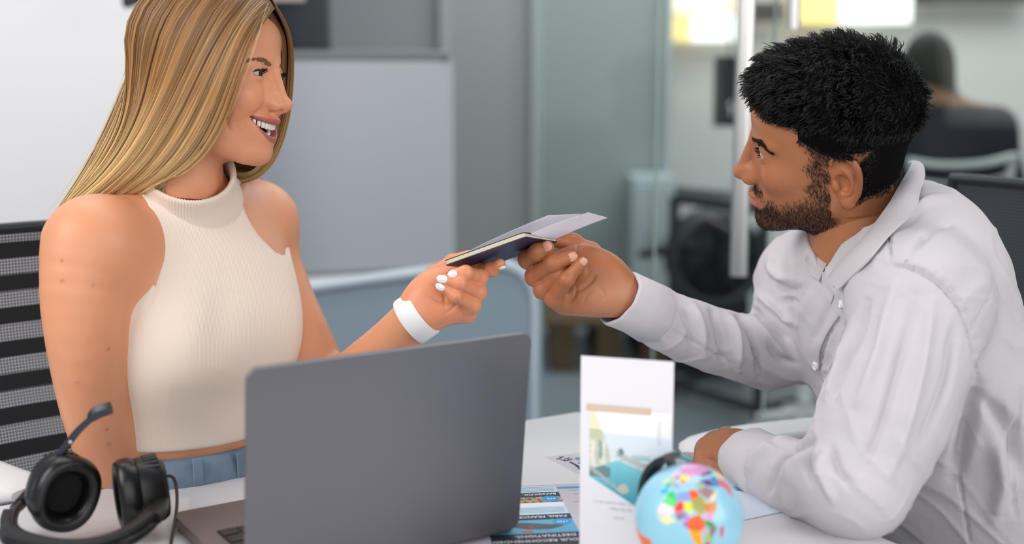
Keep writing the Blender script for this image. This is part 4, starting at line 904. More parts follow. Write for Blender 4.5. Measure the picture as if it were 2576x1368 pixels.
        v.chain(rim, [0.24, 0.28, 0.33, 0.36, 0.38, 0.38, 0.36, 0.38, 0.42], 0.12, sub=3)
        v.ell(Pt(0.25, 0.3, -2.9), np.array([0.75, 0.4, 0.85]) * sc, 0.4, R=RR)
        v.ell(Pt(0.2, 0.70, -0.55), np.array([0.95, 0.95, 1.25]) * sc, 0.2, 's', R=RR)
        v.chain([Pt(0.75, 0.65, 1.6), Pt(-0.3, 0.72, 2.2), Pt(-1.2, 0.75, 1.4), Pt(-1.35, 0.75, 0.2)], [0.28, 0.32, 0.30, 0.2], 0.2, 's', sub=3)
        v.chain([Pt(-0.3, 0.45, 1.3), Pt(-0.95, 0.5, 0.5), Pt(-0.95, 0.5, -0.7), Pt(-0.3, 0.45, -1.7), Pt(0.5, 0.4, -1.9)], [0.25, 0.3, 0.3, 0.28, 0.25], 0.25, sub=3)
        v.ell(Pt(1.05, 0.35, -0.8), np.array([0.4, 0.38, 0.6]) * sc, 0.35, R=RR)
    # neck stub
    if woman: v.cap((-1.8, 0, -5), (-1.6, 0, -13.5), 4.3, 4.1, 2.0)
    else: v.cap((-1.8, 0, -5), (-3.2, 0, -15.2), 5.8, 6.2, 2.5)
    return v

def snap(P, V):
    return np.array([V[np.argmin(((V - q) ** 2).sum(1))] for q in np.asarray(P, float)])

def head_cols(V, N, base, lip, woman):
    x, y, z = V.T; n = len(V); C = np.repeat(np.array(base)[None], n, 0)
    def mix(m, c):
        C[:] = C * (1 - m[:, None]) + np.array(c)[None] * m[:, None]
    ay = np.abs(y)
    blush = np.exp(-(((x - 7.5) / 2.5) ** 2 + ((ay - 4.0) / 2.0) ** 2 + ((z + 3.2) / 2.2) ** 2)) + 0.8 * np.exp(-(((x - 10.8) / 1.2) ** 2 + (y / 1.2) ** 2 + ((z + 4.4) / 1.1) ** 2))
    mix(np.clip(blush, 0, 1) * 0.35, np.array(base) * (1.05, 0.72, 0.66))
    ear = smooth01(6.6, 7.6, ay) * (z < 2.5) * (z > -6.5) * (x < 2.5)
    mix(ear * 0.35, np.array(base) * (1.1, 0.78, 0.7))
    if woman:
        P1 = np.array([(6.7, -3.85, -4.95), (8.3, -2.7, -5.2), (9.6, -0.9, -5.3), (9.8, 0, -5.4), (9.6, 0.9, -5.3), (8.3, 2.7, -5.2), (6.7, 3.85, -4.95)])
        P2 = np.array([(6.7, -3.8, -5.1), (7.85, -2.9, -6.35), (8.95, -1.1, -7.5), (9.1, 0, -7.7), (8.95, 1.1, -7.5), (7.85, 2.9, -6.35), (6.7, 3.8, -5.1)])
        w1, w2 = 0.40, 0.48
    else:
        P1 = np.array([(8.0, -2.5, -7.0), (9.2, -1.4, -6.85), (9.95, 0, -6.7), (9.2, 1.4, -6.85), (8.0, 2.5, -7.0)])
        P2 = np.array([(8.0, -2.45, -7.1), (9.1, -1.4, -7.55), (9.75, 0, -7.7), (9.1, 1.4, -7.55), (8.0, 2.45, -7.1)])
        w1, w2 = 0.48, 0.58
    for P, w in ((P1, w1), (P2, w2)) if not woman else ():
        d, tt = seg_dist(V, snap(catmull(P, 30), V)); w = w * (0.55 + 0.45 * np.sin(np.clip(tt, 0.02, 0.98) * math.pi) ** 0.5); mix(1 - smooth01(w * 0.8, w * 1.15, d), lip)
    if woman:
        ed = np.clip(1 - (ay / 3.8) ** 2, 0, 1); fr = (x > 7.4 - 0.17 * y * y) & (ay < 3.75); du = z - (-5.75 + 0.05 * y * y); dl = (-7.3 + 0.163 * y * y) - z
        hu = 0.50 * ed + 0.14; h2 = 0.58 * ed + 0.16
        mix(fr * smooth01(-0.15, -0.05, du) * smooth01(hu * 1.1, hu * 0.85, du), lip); mix(fr * smooth01(-0.15, -0.05, dl) * smooth01(h2 * 1.1, h2 * 0.85, dl), lip)
        inside = (x < 8.75 - 0.17 * y * y) & (x > 5.2) & (ay < 3.6) & (z < -5.3 + 0.03 * y * y) & (z > -7.9 + 0.16 * y * y) & (N[:, 0] < 0.55)
        mix(inside * 0.9, (0.10, 0.02, 0.02))
    for s in (-1, 1):                                                   # lash line
        E = np.array([7.4, s * 3.15, 0.0]); q = V - E
        rim = np.exp(-((np.abs(q[:, 2]) - (0.22 if woman else 0.38)) / 0.11) ** 2) * (np.linalg.norm(q, axis=1) < 1.5) * smooth01(0.55, 0.8, q[:, 0]) * smooth01(1.2, 1.0, np.abs(q[:, 1]))
        mix(rim * (0.65 if woman else 0.55), (0.05, 0.025, 0.02))
    return C

def add_eyes(person, H, s, iris_col, gaze):
    """H(local cm)->world; gaze: local direction"""
    for sd in (-1, 1):
        E = np.array([7.4, sd * 3.15, 0.0])
        nl, nk = 28, 40; g = nrm(np.array(gaze, float)); a = nrm(np.cross((0, 0, 1), g)); b = np.cross(g, a)
        V = [E + 1.2 * g * 1.0]; C = []
        def colat(t):
            r = math.degrees(t)
            if r < 11: return (0.004, 0.004, 0.004)
            if r < 31: return tuple(np.array(iris_col) * (0.5 if r > 27 else 1.0))
            return (0.50, 0.46, 0.44)
        C.append(colat(0)); F = []
        for i in range(1, nl):
            t = math.pi * (i / nl) ** 1.3
            bulge = 1.2 + 0.10 * max(0, 1 - (math.degrees(t) / 30) ** 2)
            for k in range(nk):
                ph = 2 * math.pi * k / nk
                V.append(E + bulge * (math.cos(t) * g + math.sin(t) * (math.cos(ph) * a + math.sin(ph) * b))); C.append(colat(t))
        V[0] = E + 1.3 * g
        F += [[0, 1 + k, 1 + (k + 1) % nk] for k in range(nk)]
        for i in range(nl - 2):
            for k in range(nk):
                p = 1 + i * nk; F.append([p + k, p + nk + k, p + nk + (k + 1) % nk, p + (k + 1) % nk])
        o = mesh_np('eye', H(np.array(V)), F, M_EYE, person, True, np.array(C))
M_EYE = mat('eye_surface', (0.8, 0.8, 0.8), 0.22, attr=True, coat=0.0, spec=0.25)

def surf_pick(V, N, mask, n):
    k = np.where(mask)[0]
    return RNG.choice(k, n, replace=len(k) < n)

# ================================================================== WOMAN
SKIN_W = srgb(218, 152, 116); LIP_W = srgb(176, 98, 88)
M_SKIN_W = mat('skin_tan', SKIN_W, 0.42, sss=0.12, attr=True, bump=(900, 0.06), noise=(30, 0.05), spec=0.4)
M_CREAM = mat('cream_knit', srgb(236, 220, 206), 0.85, sheen=0.15, spec=0.2)
wave_bump(M_CREAM, 260, 0.35, 'X', 0.0005)
M_RIB = mat('cream_rib', srgb(236, 220, 206), 0.85, sheen=0.15, spec=0.2)
M_DENIM = mat('denim', srgb(118, 138, 160), 0.85, bump=(1500, 0.25), noise=(28, 0.45), spec=0.15)
M_BAND = mat('white_silicone', srgb(235, 235, 238), 0.45)
M_NAIL = mat('white_nail_polish', srgb(238, 236, 245), 0.15, coat=0.4)
M_BLOND = mat('blond_hair', srgb(190, 145, 90), 0.38, attr=True, spec=0.45)
M_BROW_W = mat('brown_brow_hair', srgb(138, 98, 68), 0.6, spec=0.2)
M_LASH = mat('dark_lash', (0.012, 0.008, 0.006), 0.6, spec=0.2)
M_TOOTH = mat('tooth_enamel', srgb(238, 232, 222), 0.2, sss=0.1)

woman = empty('person', (-0.36, 1.53, 0.0))
tag(woman, 'smiling long-haired blond person in a cream sleeveless turtleneck top handing over the passport', 'person')
woman.location = (0, 0, 0)

WS = 0.97
WR = frame_from((math.cos(math.radians(12)), -math.sin(math.radians(12))), roll=math.radians(5), pitch=math.radians(4))
WO = at(515, 177, 1.505)
WI = lambda P: (np.asarray(P, float) - WO) @ WR * 100 / WS
WH = lambda P: WO + WS * (np.asarray(P, float) @ WR.T) / 100

def local_groove(V, N, lst):
    D = np.zeros(len(V))
    for P, amp, w in lst:
        P = np.array([V[np.argmin(((V - np.array(q)) ** 2).sum(1))] for q in P]); P = catmull(P, 14); k = np.where(((V > P.min(0) - 3 * w) & (V < P.max(0) + 3 * w)).all(1))[0]
        if len(k) == 0: continue
        d, t = seg_dist(V[k], P); D[k] += amp * np.exp(-(d / w) ** 2) * np.sin(np.clip(t, 0.03, 0.97) * math.pi) ** 0.5
    return V + N * D[:, None]

hv = head_volume(True); HV, HF = hv.mesh(smooth=1); HN = vnormals(HV, HF)
g = []
for s in (-1, 1):
    g += [([(9.2, s * 1.8, -3.7), (8.3, s * 3.0, -4.2), (7.2, s * 3.9, -4.8), (6.5, s * 4.3, -5.8), (6.4, s * 4.0, -6.9)], -0.20, 0.32),
          ([(8.8, s * 2.6, -3.1), (8.0, s * 3.9, -3.5), (6.8, s * 4.9, -4.6)], 0.30, 1.0),
          ([(6.0, s * 5.0, -4.4), (5.5, s * 4.9, -5.8), (5.8, s * 4.4, -7.2)], -0.16, 0.30),
          ([(8.4, s * 2.4, -0.95), (8.1, s * 3.6, -1.2), (7.2, s * 4.6, -0.9)], -0.07, 0.22),
          ([(8.6, s * 2.5, -0.62), (8.6, s * 3.4, -0.72), (7.9, s * 4.4, -0.5)], 0.06, 0.2)]
HV = local_groove(HV, HN, g); HN = vnormals(HV, HF)
HC = head_cols(HV, HN, SKIN_W, LIP_W, True)
for (lx, ly, lz) in ((5.6, -5.1, -5.6), (3.3, -5.0, -8.6)):              # beauty spots
    d = np.linalg.norm(HV - (lx, ly, lz), axis=1); k = np.exp(-(d / 0.16) ** 2)[:, None] * 0.8; HC = HC * (1 - k) + k * np.array([0.09, 0.03, 0.02])

# ---- body below the head
w_fwd = nrm([0.8, -0.6, 0]); w_lat = np.array([0.6, 0.8, 0]); WT = np.stack([w_fwd, w_lat, (0, 0, 1)], 1)
wa = at
def w_torso(v, g=0.0):
    v.ell(wa(462, 690, 1.565), (0.096 + g, 0.140 + g, 0.110 + g), 0.03, R=WT)
    v.ell(wa(485, 860, 1.56), (0.098 + g, 0.132 + g, 0.16 + g), 0.05, R=WT)
    v.ell(wa(500, 1080, 1.56), (0.086 + g, 0.118 + g, 0.15 + g), 0.05, R=WT)
    v.ell(wa(456, 880, 1.475), np.array([0.070, 0.072, 0.070]) + g, 0.04, R=WT)
    v.ell(wa(590, 842, 1.545), np.array([0.072, 0.070, 0.070]) + g, 0.04, R=WT)
    v.ell(wa(455, 790, 1.50), np.array([0.05, 0.06, 0.08]) + g, 0.06, R=WT)
    v.ell(wa(580, 760, 1.55), np.array([0.05, 0.06, 0.08]) + g, 0.06, R=WT)
    v.cap(wa(470, 512, 1.54), wa(292, 605, 1.46), 0.034 + g, 0.040 + g, 0.04)
    v.cap(wa(500, 510, 1.545), wa(620, 552, 1.64), 0.036 + g, 0.042 + g, 0.04)
bv = Vol((-0.64, 1.24, 0.52), (-0.06, 1.86, 1.16), 0.0031, pad=0.05)
w_torso(bv)
neckb = WH((-1.0, 0, -14.0))
bv.cap(WH((-1.6, 0, -10)), wa(470, 520, 1.53), 0.041, 0.044, 0.02)
w_near = [wa(236, 622, 1.425), wa(212, 730, 1.408), wa(218, 860, 1.408), wa(240, 1020, 1.432), wa(283, 1165, 1.468)]
bv.ell(w_near[0], 0.052, 0.05); bv.chain(w_near, [0.056, 0.048, 0.0440, 0.0395, 0.037], 0.014, sub=3)
bv.chain([wa(283, 1165, 1.475), wa(380, 1250, 1.49), wa(520, 1330, 1.50), wa(640, 1360, 1.48)], [0.038, 0.040, 0.034, 0.026], 0.02, sub=3)
w_far = [wa(648, 560, 1.675), wa(668, 650, 1.665), wa(709, 753, 1.64), wa(759, 853, 1.61), wa(800, 940, 1.59), wa(830, 1000, 1.58)]
bv.ell(w_far[0], 0.048, 0.045); bv.chain(w_far, [0.052, 0.045, 0.042, 0.039, 0.037, 0.036], 0.014, sub=3)
W_WRIST = wa(1052, 792, 1.50)
bv.chain([wa(830, 1000, 1.58), wa(909, 940, 1.56), wa(982, 867, 1.53), wa(1040, 800, 1.503)], [0.036, 0.037, 0.031, 0.0262], 0.012, sub=3)
BV, BF = bv.mesh(smooth=2)
BC = np.repeat(np.array(SKIN_W)[None], len(BV), 0)
Q = proj(BV)
for mx, my in ((156, 657), (157, 706), (272, 878), (195, 962), (268, 1080), (273, 1117), (234, 716)):
    d = np.linalg.norm(Q - (mx, my), axis=1); k = np.exp(-(d / 3.2) ** 2)[:, None] * 0.75; BC = BC * (1 - k) + k * np.array([0.09, 0.03, 0.02])

# ---- passport hand (left): palm towards the camera, fingers folded under the booklet
def nail(c, along, normal, L, W, matl, parent, thick=0.0012):
    a = nrm(along); n = nrm(np.asarray(normal) - (np.asarray(normal) @ a) * a); b = np.cross(n, a)
    V = []; F = []; m = 9; q = 7
    for i in range(m):
        t = i / (m - 1) * 2 - 1; hw = W / 2 * math.sqrt(max(1 - abs(t) ** 3.0, 0.02))
        for j in range(q):
            s = j / (q - 1) * 2 - 1
            V.append(np.asarray(c) + a * (t * L / 2) + b * (s * hw) + n * (thick * (1 - 0.9 * s * s) - 0.0012 * t * t))
    for i in range(m - 1):
        for j in range(q - 1): F.append([i * q + j, (i + 1) * q + j, (i + 1) * q + j + 1, i * q + j + 1])
    V = np.array(V); nb = len(V); V = np.vstack([V, V - n * 0.0016])
    F += [[f + nb for f in reversed(x)] for x in F[:]]
    ring = [j for j in range(q)] + [i * q + q - 1 for i in range(1, m)] + [(m - 1) * q + j for j in range(q - 2, -1, -1)] + [i * q for i in range(m - 2, 0, -1)]
    F += [[ring[i], ring[(i + 1) % len(ring)], ring[(i + 1) % len(ring)] + nb, ring[i] + nb] for i in range(len(ring))]
    return mesh_np('fingernail', V, F, matl, parent)
hv2 = Vol(wa(960, 900, 1.43) * [1, 0, 1] + [0, 1.42, 0], wa(1300, 590, 1.60) * [1, 0, 1] + [0, 1.60, 0], 0.0013, pad=0.02)
hd = nrm(wa(1170, 715, 1.51) - W_WRIST); hn = nrm(np.array([0.05, -0.95, -0.25]) - (np.array([0.05, -0.95, -0.25]) @ hd) * hd); hs = np.cross(hn, hd)
HR = np.stack([hd, hs, hn], 1)
hv2.chain([wa(1036, 803, 1.506), wa(1052, 792, 1.502), wa(1085, 765, 1.51)], [0.0250, 0.0245, 0.024])
hv2.ell(wa(1118, 742, 1.516), (0.044, 0.036, 0.016), 0.02, R=HR)
hv2.ell(wa(1082, 745, 1.505), (0.032, 0.022, 0.020), 0.02, R=HR)
hv2.ell(wa(1122, 774, 1.502), (0.036, 0.016, 0.018), 0.015, R=HR)
hv2.cap(wa(1085, 745, 1.512), wa(1178, 790, 1.51), 0.014, 0.010, 0.02)
W_F = dict(
    index=([wa(1150, 690, 1.532), wa(1205, 683, 1.528), wa(1238, 676, 1.508), wa(1258, 664, 1.495)], [0.0100, 0.0092, 0.0082, 0.0068]),
    middle=([wa(1160, 712, 1.524), wa(1205, 698, 1.503), wa(1172, 686, 1.478), wa(1143, 689, 1.474)], [0.0100, 0.0096, 0.0082, 0.0066]),
    ring=([wa(1162, 748, 1.520), wa(1203, 735, 1.498), wa(1155, 712, 1.472), wa(1118, 703, 1.470)], [0.0098, 0.0095, 0.0082, 0.0064]),
    pinky=([wa(1152, 778, 1.512), wa(1190, 768, 1.494), wa(1146, 744, 1.470), wa(1112, 724, 1.468)], [0.0090, 0.0086, 0.0072, 0.0056]),
    thumb=([wa(1075, 725, 1.520), wa(1095, 692, 1.545), wa(1140, 660, 1.552), wa(1178, 645, 1.545)], [0.0150, 0.0120, 0.0098, 0.0080]))
for k_, (pts, rd) in W_F.items():
    tmp = hv2.like()
    tmp.chain(pts[:2], rd[:2]); tmp.chain(pts[1:3], rd[1:3], 0.004); tmp.chain(pts[2:], rd[2:], 0.003)
    for j in (1, 2): tmp.ell(pts[j], rd[j] * 1.06, 0.004)
    # fingers keep apart from each other, but melt into the palm at the base
    base = hv2.d if k_ == 'index' else base
    hh = np.maximum(0.008 - np.abs(base - tmp.d), 0) / 0.008; near = np.minimum(base, tmp.d) - hh * hh * 0.002
    hv2.d = np.minimum(hv2.d, near)
AV, AF = hv2.mesh(smooth=1)
AV = folds(AV, AF, [([(1085, 715), (1115, 735), (1120, 775)], -0.0016, 4), ([(1070, 740), (1100, 762), (1150, 770)], -0.0012, 4), ([(1120, 790), (1145, 770), (1152, 745)], -0.0014, 4),
                    ([(1165, 800), (1160, 775), (1150, 765)], -0.0014, 3.5), ([(1172, 668), (1176, 680), (1174, 695)], -0.0008, 3), ([(1160, 700), (1163, 712), (1160, 722)], -0.0008, 3)])
AC = np.repeat((np.array(SKIN_W) * (1.06, 0.95, 0.92))[None], len(AV), 0)
V_, F_, C_ = join([(BV, BF, BC), (WH(HV), HF, HC), (AV, AF, AC)])
wb = mesh_np('body', V_, F_, M_SKIN_W, woman, True, C_)
for k_, L_, W_, off in (('index', 0.010, 0.0085, (0.55, -0.75, 0.25)), ('middle', 0.0125, 0.0090, (0, -1, 0.15)), ('ring', 0.0140, 0.0092, (0, -1, 0.15)), ('pinky', 0.0125, 0.0078, (0, -1, 0.15))):
    pts, rd = W_F[k_]; al = nrm(pts[3] - pts[2]); no = nrm(np.array(off) - (np.array(off) @ al) * al)
    nail(pts[3] + al * 0.003 + no * rd[3] * 0.95, al, no, L_, W_, M_NAIL, woman)

add_eyes(woman, WH, WS, srgb(44, 46, 34), (0.96, 0.12, -0.04))
# teeth
tv = []
for row, zc, hgt, n, x0 in (('upper_teeth', -5.95, 0.55, 13, 8.95), ('lower_teeth', -7.15, 0.30, 11, 8.4)):
    e = empty(row); e.parent = woman
    ys = (np.arange(n) - (n - 1) / 2) * 0.52
    for y in ys:
        v = MB(); x = x0 - 0.165 * y * y; a = math.atan(0.33 * y)
        hh = hgt * (1 - 0.035 * abs(y) ** 1.6); zz = zc + (0.055 * y * y if row == 'upper_teeth' else 0.16 * y * y)
        Rz = np.array([[math.cos(a), math.sin(a), 0], [-math.sin(a), math.cos(a), 0], [0, 0, 1]])
        v.box((x, y, zz), (0.45, 0.50, hh * 2), 0.14, Rz)
        v.v = [tuple(p) for p in WH(np.array(v.v))]
        v.build('tooth', M_TOOTH, e, True)
gum = MB(); yy = np.linspace(-2.6, 2.6, 19); gum.tube([(8.55 - 0.20 * y * y, y, -5.4 + 0.055 * y * y) for y in yy], 0.30, 8); gum.v = [tuple(p) for p in WH(np.array(gum.v))]
gum.build('gum', mat('gum_pink', srgb(196, 120, 112), 0.25), woman, True)

# ---- brows and lashes
def hair_on(HVl, HNl, H, scl, mask, n, length, direc, lift, rad, m, name, person, col=None, jitter=0.25, seg=4, curl=0.0):
    k = surf_pick(HVl, HNl, mask, n); P = HVl[k]; N = HNl[k]
    D = np.array(direc)[None] if np.ndim(direc) == 1 else direc[k]
    D = D - (D * N).sum(1)[:, None] * N; D = nrm(nrm(D) + jitter * RNG.normal(size=P.shape) * 0.6); D = nrm(D - (D * N).sum(1)[:, None] * N * 0.9)
    Ls = length * RNG.uniform(0.6, 1.15, n); t = np.linspace(0, 1, seg)
    Cc = P[:, None] + D[:, None] * (t[None, :, None] * Ls[:, None, None]) + N[:, None] * (lift * np.sin(t * 1.5)[None, :, None] * Ls[:, None, None])
    return strands(name, H(Cc.reshape(-1, 3)).reshape(Cc.shape), rad, m, person, col)
x, y, z = HV.T
for s in (-1, 1):
    bp = catmull(np.array([(8.75, s * 1.3, 1.2), (8.55, s * 2.4, 1.55), (7.9, s * 3.7, 1.5), (6.8, s * 4.8, 0.95)]), 20); bp = snap(bp, HV)
    d, t = seg_dist(HV, bp); msk = d < np.interp(t, [0, 0.3, 1], [0.19, 0.20, 0.08])
    o = hair_on(HV, HN, WH, WS, msk, 800, 0.42, np.array([-0.35, s * 0.9, 0.12]), 0.12, 0.00032, M_BROW_W, 'eyebrow', woman)
    E = np.array([7.4, s * 3.15, 0.0]); Ls = []
    for i in range(46):
        u = RNG.uniform(-1, 1); p = E + np.array([1.20 - 0.35 * u * u - (0.15 if u > 0 else 0) * u, s * 1.2 * u, 0.24 * (1 - u * u) + 0.02]); L = RNG.uniform(0.45, 0.7)
        dr = nrm(np.array([0.9, s * (0.25 + 0.5 * u), 0.25])); tt = np.linspace(0, 1, 5)[:, None]
        Ls.append(p + dr * tt * L + np.array([0, 0, 0.35]) * tt ** 2 * L)
    Ls = np.array(Ls); strands('eyelash', WH(Ls.reshape(-1, 3)).reshape(Ls.shape), 0.00030, M_LASH, woman)

# ---- sleeveless top
gv = Vol((-0.64, 1.24, 0.72), (-0.06, 1.86, 1.16), 0.0026, pad=0.05)
w_torso(gv, 0.004)
hem = wa(470, 1133, 1.455)
gv.half((0, 0, hem[2]), (0, 0, -1), 0.004)
gv.half(wa(478, 486, 1.535) + [0, 0, 0.018], nrm(np.array([0.15, -0.1, 1.0])), 0.004)
gv.chain([wa(195, 480, 1.44), wa(225, 600, 1.44), wa(248, 690, 1.445)], [0.062, 0.070, 0.059], 0.006, 's', sub=2)
for px_, py_, r_ in catmull(np.array([(690, 400, 0.047), (728, 498, 0.047), (776, 562, 0.045), (815, 604, 0.042)]), 18): gv.ell(wa(px_, py_, 1.60), (r_, 0.17, r_), 0.003, 's')
GV, GF = gv.mesh(smooth=1)
GV = folds(GV, GF, [([(352, 545), (388, 640), (394, 705), (372, 770), (330, 808)], -0.0014, 3.5), ([(608, 470), (640, 560), (690, 628), (718, 668)], -0.0014, 3.5),
                    ([(420, 1000), (540, 1010), (650, 980)], -0.004, 40), ([(560, 720), (555, 820), (540, 930)], -0.004, 45)])
mesh_np('turtleneck_top', GV, GF, M_CREAM, woman)
# ribbed roll collar
n = 200; m = 14; V = []; cdir = nrm(WH((0, 0, 0)) - WH((-0.35, 0, -6))); c0 = wa(470, 494, 1.53); c1 = WH((-1.6, 0, -11.6))
cx_ = nrm(np.array([0.85, -0.5, 0.0])); cy_ = nrm(np.cross(nrm(c1 - c0), cx_)); cx_ = np.cross(cy_, nrm(c1 - c0))
prof = [(0, 0.000), (0.12, 0.003), (0.3, 0.0035), (0.5, 0.003), (0.7, 0.003), (0.88, 0.0035), (0.97, 0.003), (1.0, 0.0005), (0.96, -0.002), (0.85, -0.003), (0.6, -0.003), (0.3, -0.003), (0.1, -0.003), (0, -0.003)]
for t, o in prof:
    for j in range(n):
        a = 2 * math.pi * j / n; rib = 0.0011 * math.cos(j * math.pi) if o > 0 else 0
        rx = 0.0535 + 0.012 * (1 - t) ** 2.2; ry = 0.0525 + 0.013 * (1 - t) ** 2.2
        dip = -0.009 * math.cos(a) * (1 - t * 0.3)
        V.append(c0 + (c1 - c0) * t + (rx + o + rib) * math.cos(a) * cx_ + (ry + o + rib) * math.sin(a) * cy_ + np.array([0, 0, dip]))
F = [[i * n + j, i * n + (j + 1) % n, (i + 1) * n + (j + 1) % n, (i + 1) * n + j] for i in range(m - 1) for j in range(n)]
mesh_np('ribbed_collar', np.array(V), F, M_RIB, woman)

# ---- jeans
jv = Vol((-0.72, 1.02, 0.40), (0.06, 1.90, 0.84), 0.005, pad=0.06)
jv.ell(wa(500, 1240, 1.56), (0.105, 0.150, 0.13), R=WT); jv.ell(wa(500, 1150, 1.56), (0.096, 0.130, 0.10), 0.05, R=WT)
hipc = wa(500, 1330, 1.56)
for s in (-1, 1): jv.chain([hipc + w_lat * s * 0.085 - [0, 0, 0.03], hipc + w_fwd * 0.22 + w_lat * s * 0.10 - [0, 0, 0.05], hipc + w_fwd * 0.44 + w_lat * s * 0.10 - [0, 0, 0.06]], [0.088, 0.080, 0.066], 0.03)
jv.half((0, 0, wa(470, 1152, 1.455)[2]), (0, 0, 1), 0.004)
JV, JF = jv.mesh(smooth=1)
jeans = mesh_np('jeans', JV, JF, M_DENIM, woman)
Jn = vnormals(JV, JF)
def jeans_at(px, py):
    Qj = proj(JV); d = np.linalg.norm(Qj - (px, py), axis=1) + 1e3 * (Jn[:, 1] > 0.2); return JV[np.argmin(d)], Jn[np.argmin(d)]
for bx, by in ((498, 1172), (598, 1160)):
    p0, n0 = jeans_at(bx, by); 
    v = MB(); v.tube([p0 + n0 * 0.003 + [0, 0, 0.010], p0 + n0 * 0.006, p0 + n0 * 0.006 - [0, 0, 0.02], p0 + n0 * 0.003 - [0, 0, 0.032]], 0.0062, 8, flat=(1.0, 0.3), up=n0)
    v.build('belt_loop', M_DENIM, woman, True)
# ---- wristband
wdir = nrm(wa(1085, 765, 1.51) - wa(1005, 822, 1.515)); wc = wa(1048, 797, 1.503)
V = []; n = 60; aa = nrm(np.cross(wdir, (0, 1, 0))); bb = np.cross(wdir, aa)
prof = [(-0.012, 0.0264), (-0.012, 0.0286), (-0.0105, 0.0294), (0.0105, 0.0294), (0.012, 0.0286), (0.012, 0.0264)]
for t, r in prof:
    for j in range(n): a = 2 * math.pi * j / n; V.append(wc + wdir * t + r * (math.cos(a) * aa * 1.05 + math.sin(a) * bb * 0.98))
F = [[i * n + j, i * n + (j + 1) % n, ((i + 1) % 6) * n + (j + 1) % n, ((i + 1) % 6) * n + j] for i in range(6) for j in range(n)]
wband = mesh_np('watch_band', np.array(V), F, M_BAND, woman); wband.data.set_sharp_from_angle(angle=0.6)
for i in range(4):
    a = math.radians(238 + i * 14); r = nrm(math.cos(a) * aa + math.sin(a) * bb); v = MB()
    v.tube([wc + r * 0.0288, wc + r * 0.0299], 0.0013, 8); v.build('strap_hole', M_LASH, wband, True)

# ---- long blond hair: guide curves -> strands over a solid underlayer
def guide_field(guides, nu, ns):
    """guides: list of pixel curves [(px,py,Y),...] -> (nu, ns, 3) points, interpolated across the guides"""
    G = np.array([catmull(np.array([wa(*p) for p in g]), ns) for g in guides])        # (g, ns, 3)
    P = catmull(G.reshape(len(guides), -1), nu).reshape(nu, ns, 3)
    mg = np.interp(np.linspace(0, 1, ns), [0, 0.12, 0.3], [0.5, 1.0, 1.3])[None].repeat(nu, 0)
    for r in range(3):
        P = push_out(P, hv, mg, WI, WH)
        for q in range(6):
            P[:, 1:-1] = 0.5 * P[:, 1:-1] + 0.25 * (P[:, :-2] + P[:, 2:]); P[1:-1] = 0.5 * P[1:-1] + 0.25 * (P[:-2] + P[2:])
    P = push_out(P, hv, mg * 0.7, WI, WH)
    k = int(ns * 0.72); P[:, :k] = push_out(P[:, :k], bv, 0.008)
    return P
near_guides = [
    [(560, -60, 1.585), (470, -38, 1.60), (392, 20, 1.61), (340, 150, 1.615), (296, 280, 1.60), (248, 390, 1.58), (195, 470, 1.57), (138, 560, 1.56)],
    [(585, -56, 1.54), (480, -25, 1.54), (410, 50, 1.53), (360, 170, 1.53), (315, 290, 1.525), (270, 390, 1.515), (220, 465, 1.53), (148, 550, 1.55)],
    [(610, -48, 1.51), (520, -8, 1.49), (455, 80, 1.465), (405, 190, 1.46), (360, 300, 1.46), (310, 395, 1.46), (255, 465, 1.49), (160, 535, 1.54)],
    [(635, -36, 1.49), (565, 10, 1.455), (510, 100, 1.43), (462, 210, 1.425), (415, 315, 1.43), (360, 405, 1.435), (295, 467, 1.465), (180, 528, 1.53)],
    [(660, -18, 1.475), (605, 35, 1.43), (560, 120, 1.41), (520, 220, 1.41), (470, 325, 1.418), (412, 415, 1.428), (335, 470, 1.46), (210, 522, 1.53)],
    [(678, 2, 1.468), (630, 55, 1.425), (596, 130, 1.407), (566, 230, 1.408), (520, 335, 1.418), (462, 420, 1.43), (378, 472, 1.46), (240, 515, 1.53)],
    [(690, 22, 1.465), (645, 72, 1.428), (614, 140, 1.41), (597, 225, 1.412), (556, 335, 1.424), (508, 418, 1.438), (425, 464, 1.465), (270, 505, 1.53)]]
far_guides = [
    [(692, 18, 1.47), (722, 70, 1.50), (736, 140, 1.53), (730, 240, 1.55), (718, 330, 1.56), (690, 410, 1.565), (640, 462, 1.57), (585, 455, 1.59)],
    [(680, -5, 1.49), (718, 55, 1.535), (730, 140, 1.57), (724, 250, 1.59), (708, 340, 1.60), (675, 415, 1.60), (625, 455, 1.61), (570, 440, 1.62)],
    [(655, -30, 1.52), (690, 40, 1.59), (700, 150, 1.62), (690, 260, 1.63), (670, 350, 1.635), (635, 415, 1.63), (590, 440, 1.64), (540, 440, 1.64)],
    [(600, -55, 1.56), (610, 10, 1.645), (610, 150, 1.66), (600, 270, 1.665), (580, 360, 1.665), (540, 420, 1.66), (500, 440, 1.66), (460, 450, 1.66)]]
back_guides = [
    [(600, -55, 1.56), (610, 10, 1.645), (610, 150, 1.66), (600, 270, 1.665), (580, 360, 1.665), (540, 420, 1.66), (500, 440, 1.66), (460, 450, 1.66)],
    [(580, -60, 1.575), (530, -10, 1.655), (500, 120, 1.68), (470, 260, 1.68), (440, 360, 1.67), (400, 430, 1.66), (370, 480, 1.66), (340, 520, 1.66)],
    [(560, -62, 1.585), (450, -20, 1.645), (400, 110, 1.66), (365, 250, 1.655), (320, 370, 1.63), (265, 460, 1.61), (220, 520, 1.60), (180, 560, 1.60)],
    [(560, -60, 1.585), (470, -38, 1.60), (392, 20, 1.61), (340, 150, 1.615), (296, 280, 1.60), (248, 390, 1.58), (195, 470, 1.57), (138, 560, 1.56)]]
hair_root = empty('hair'); hair_root.parent = woman
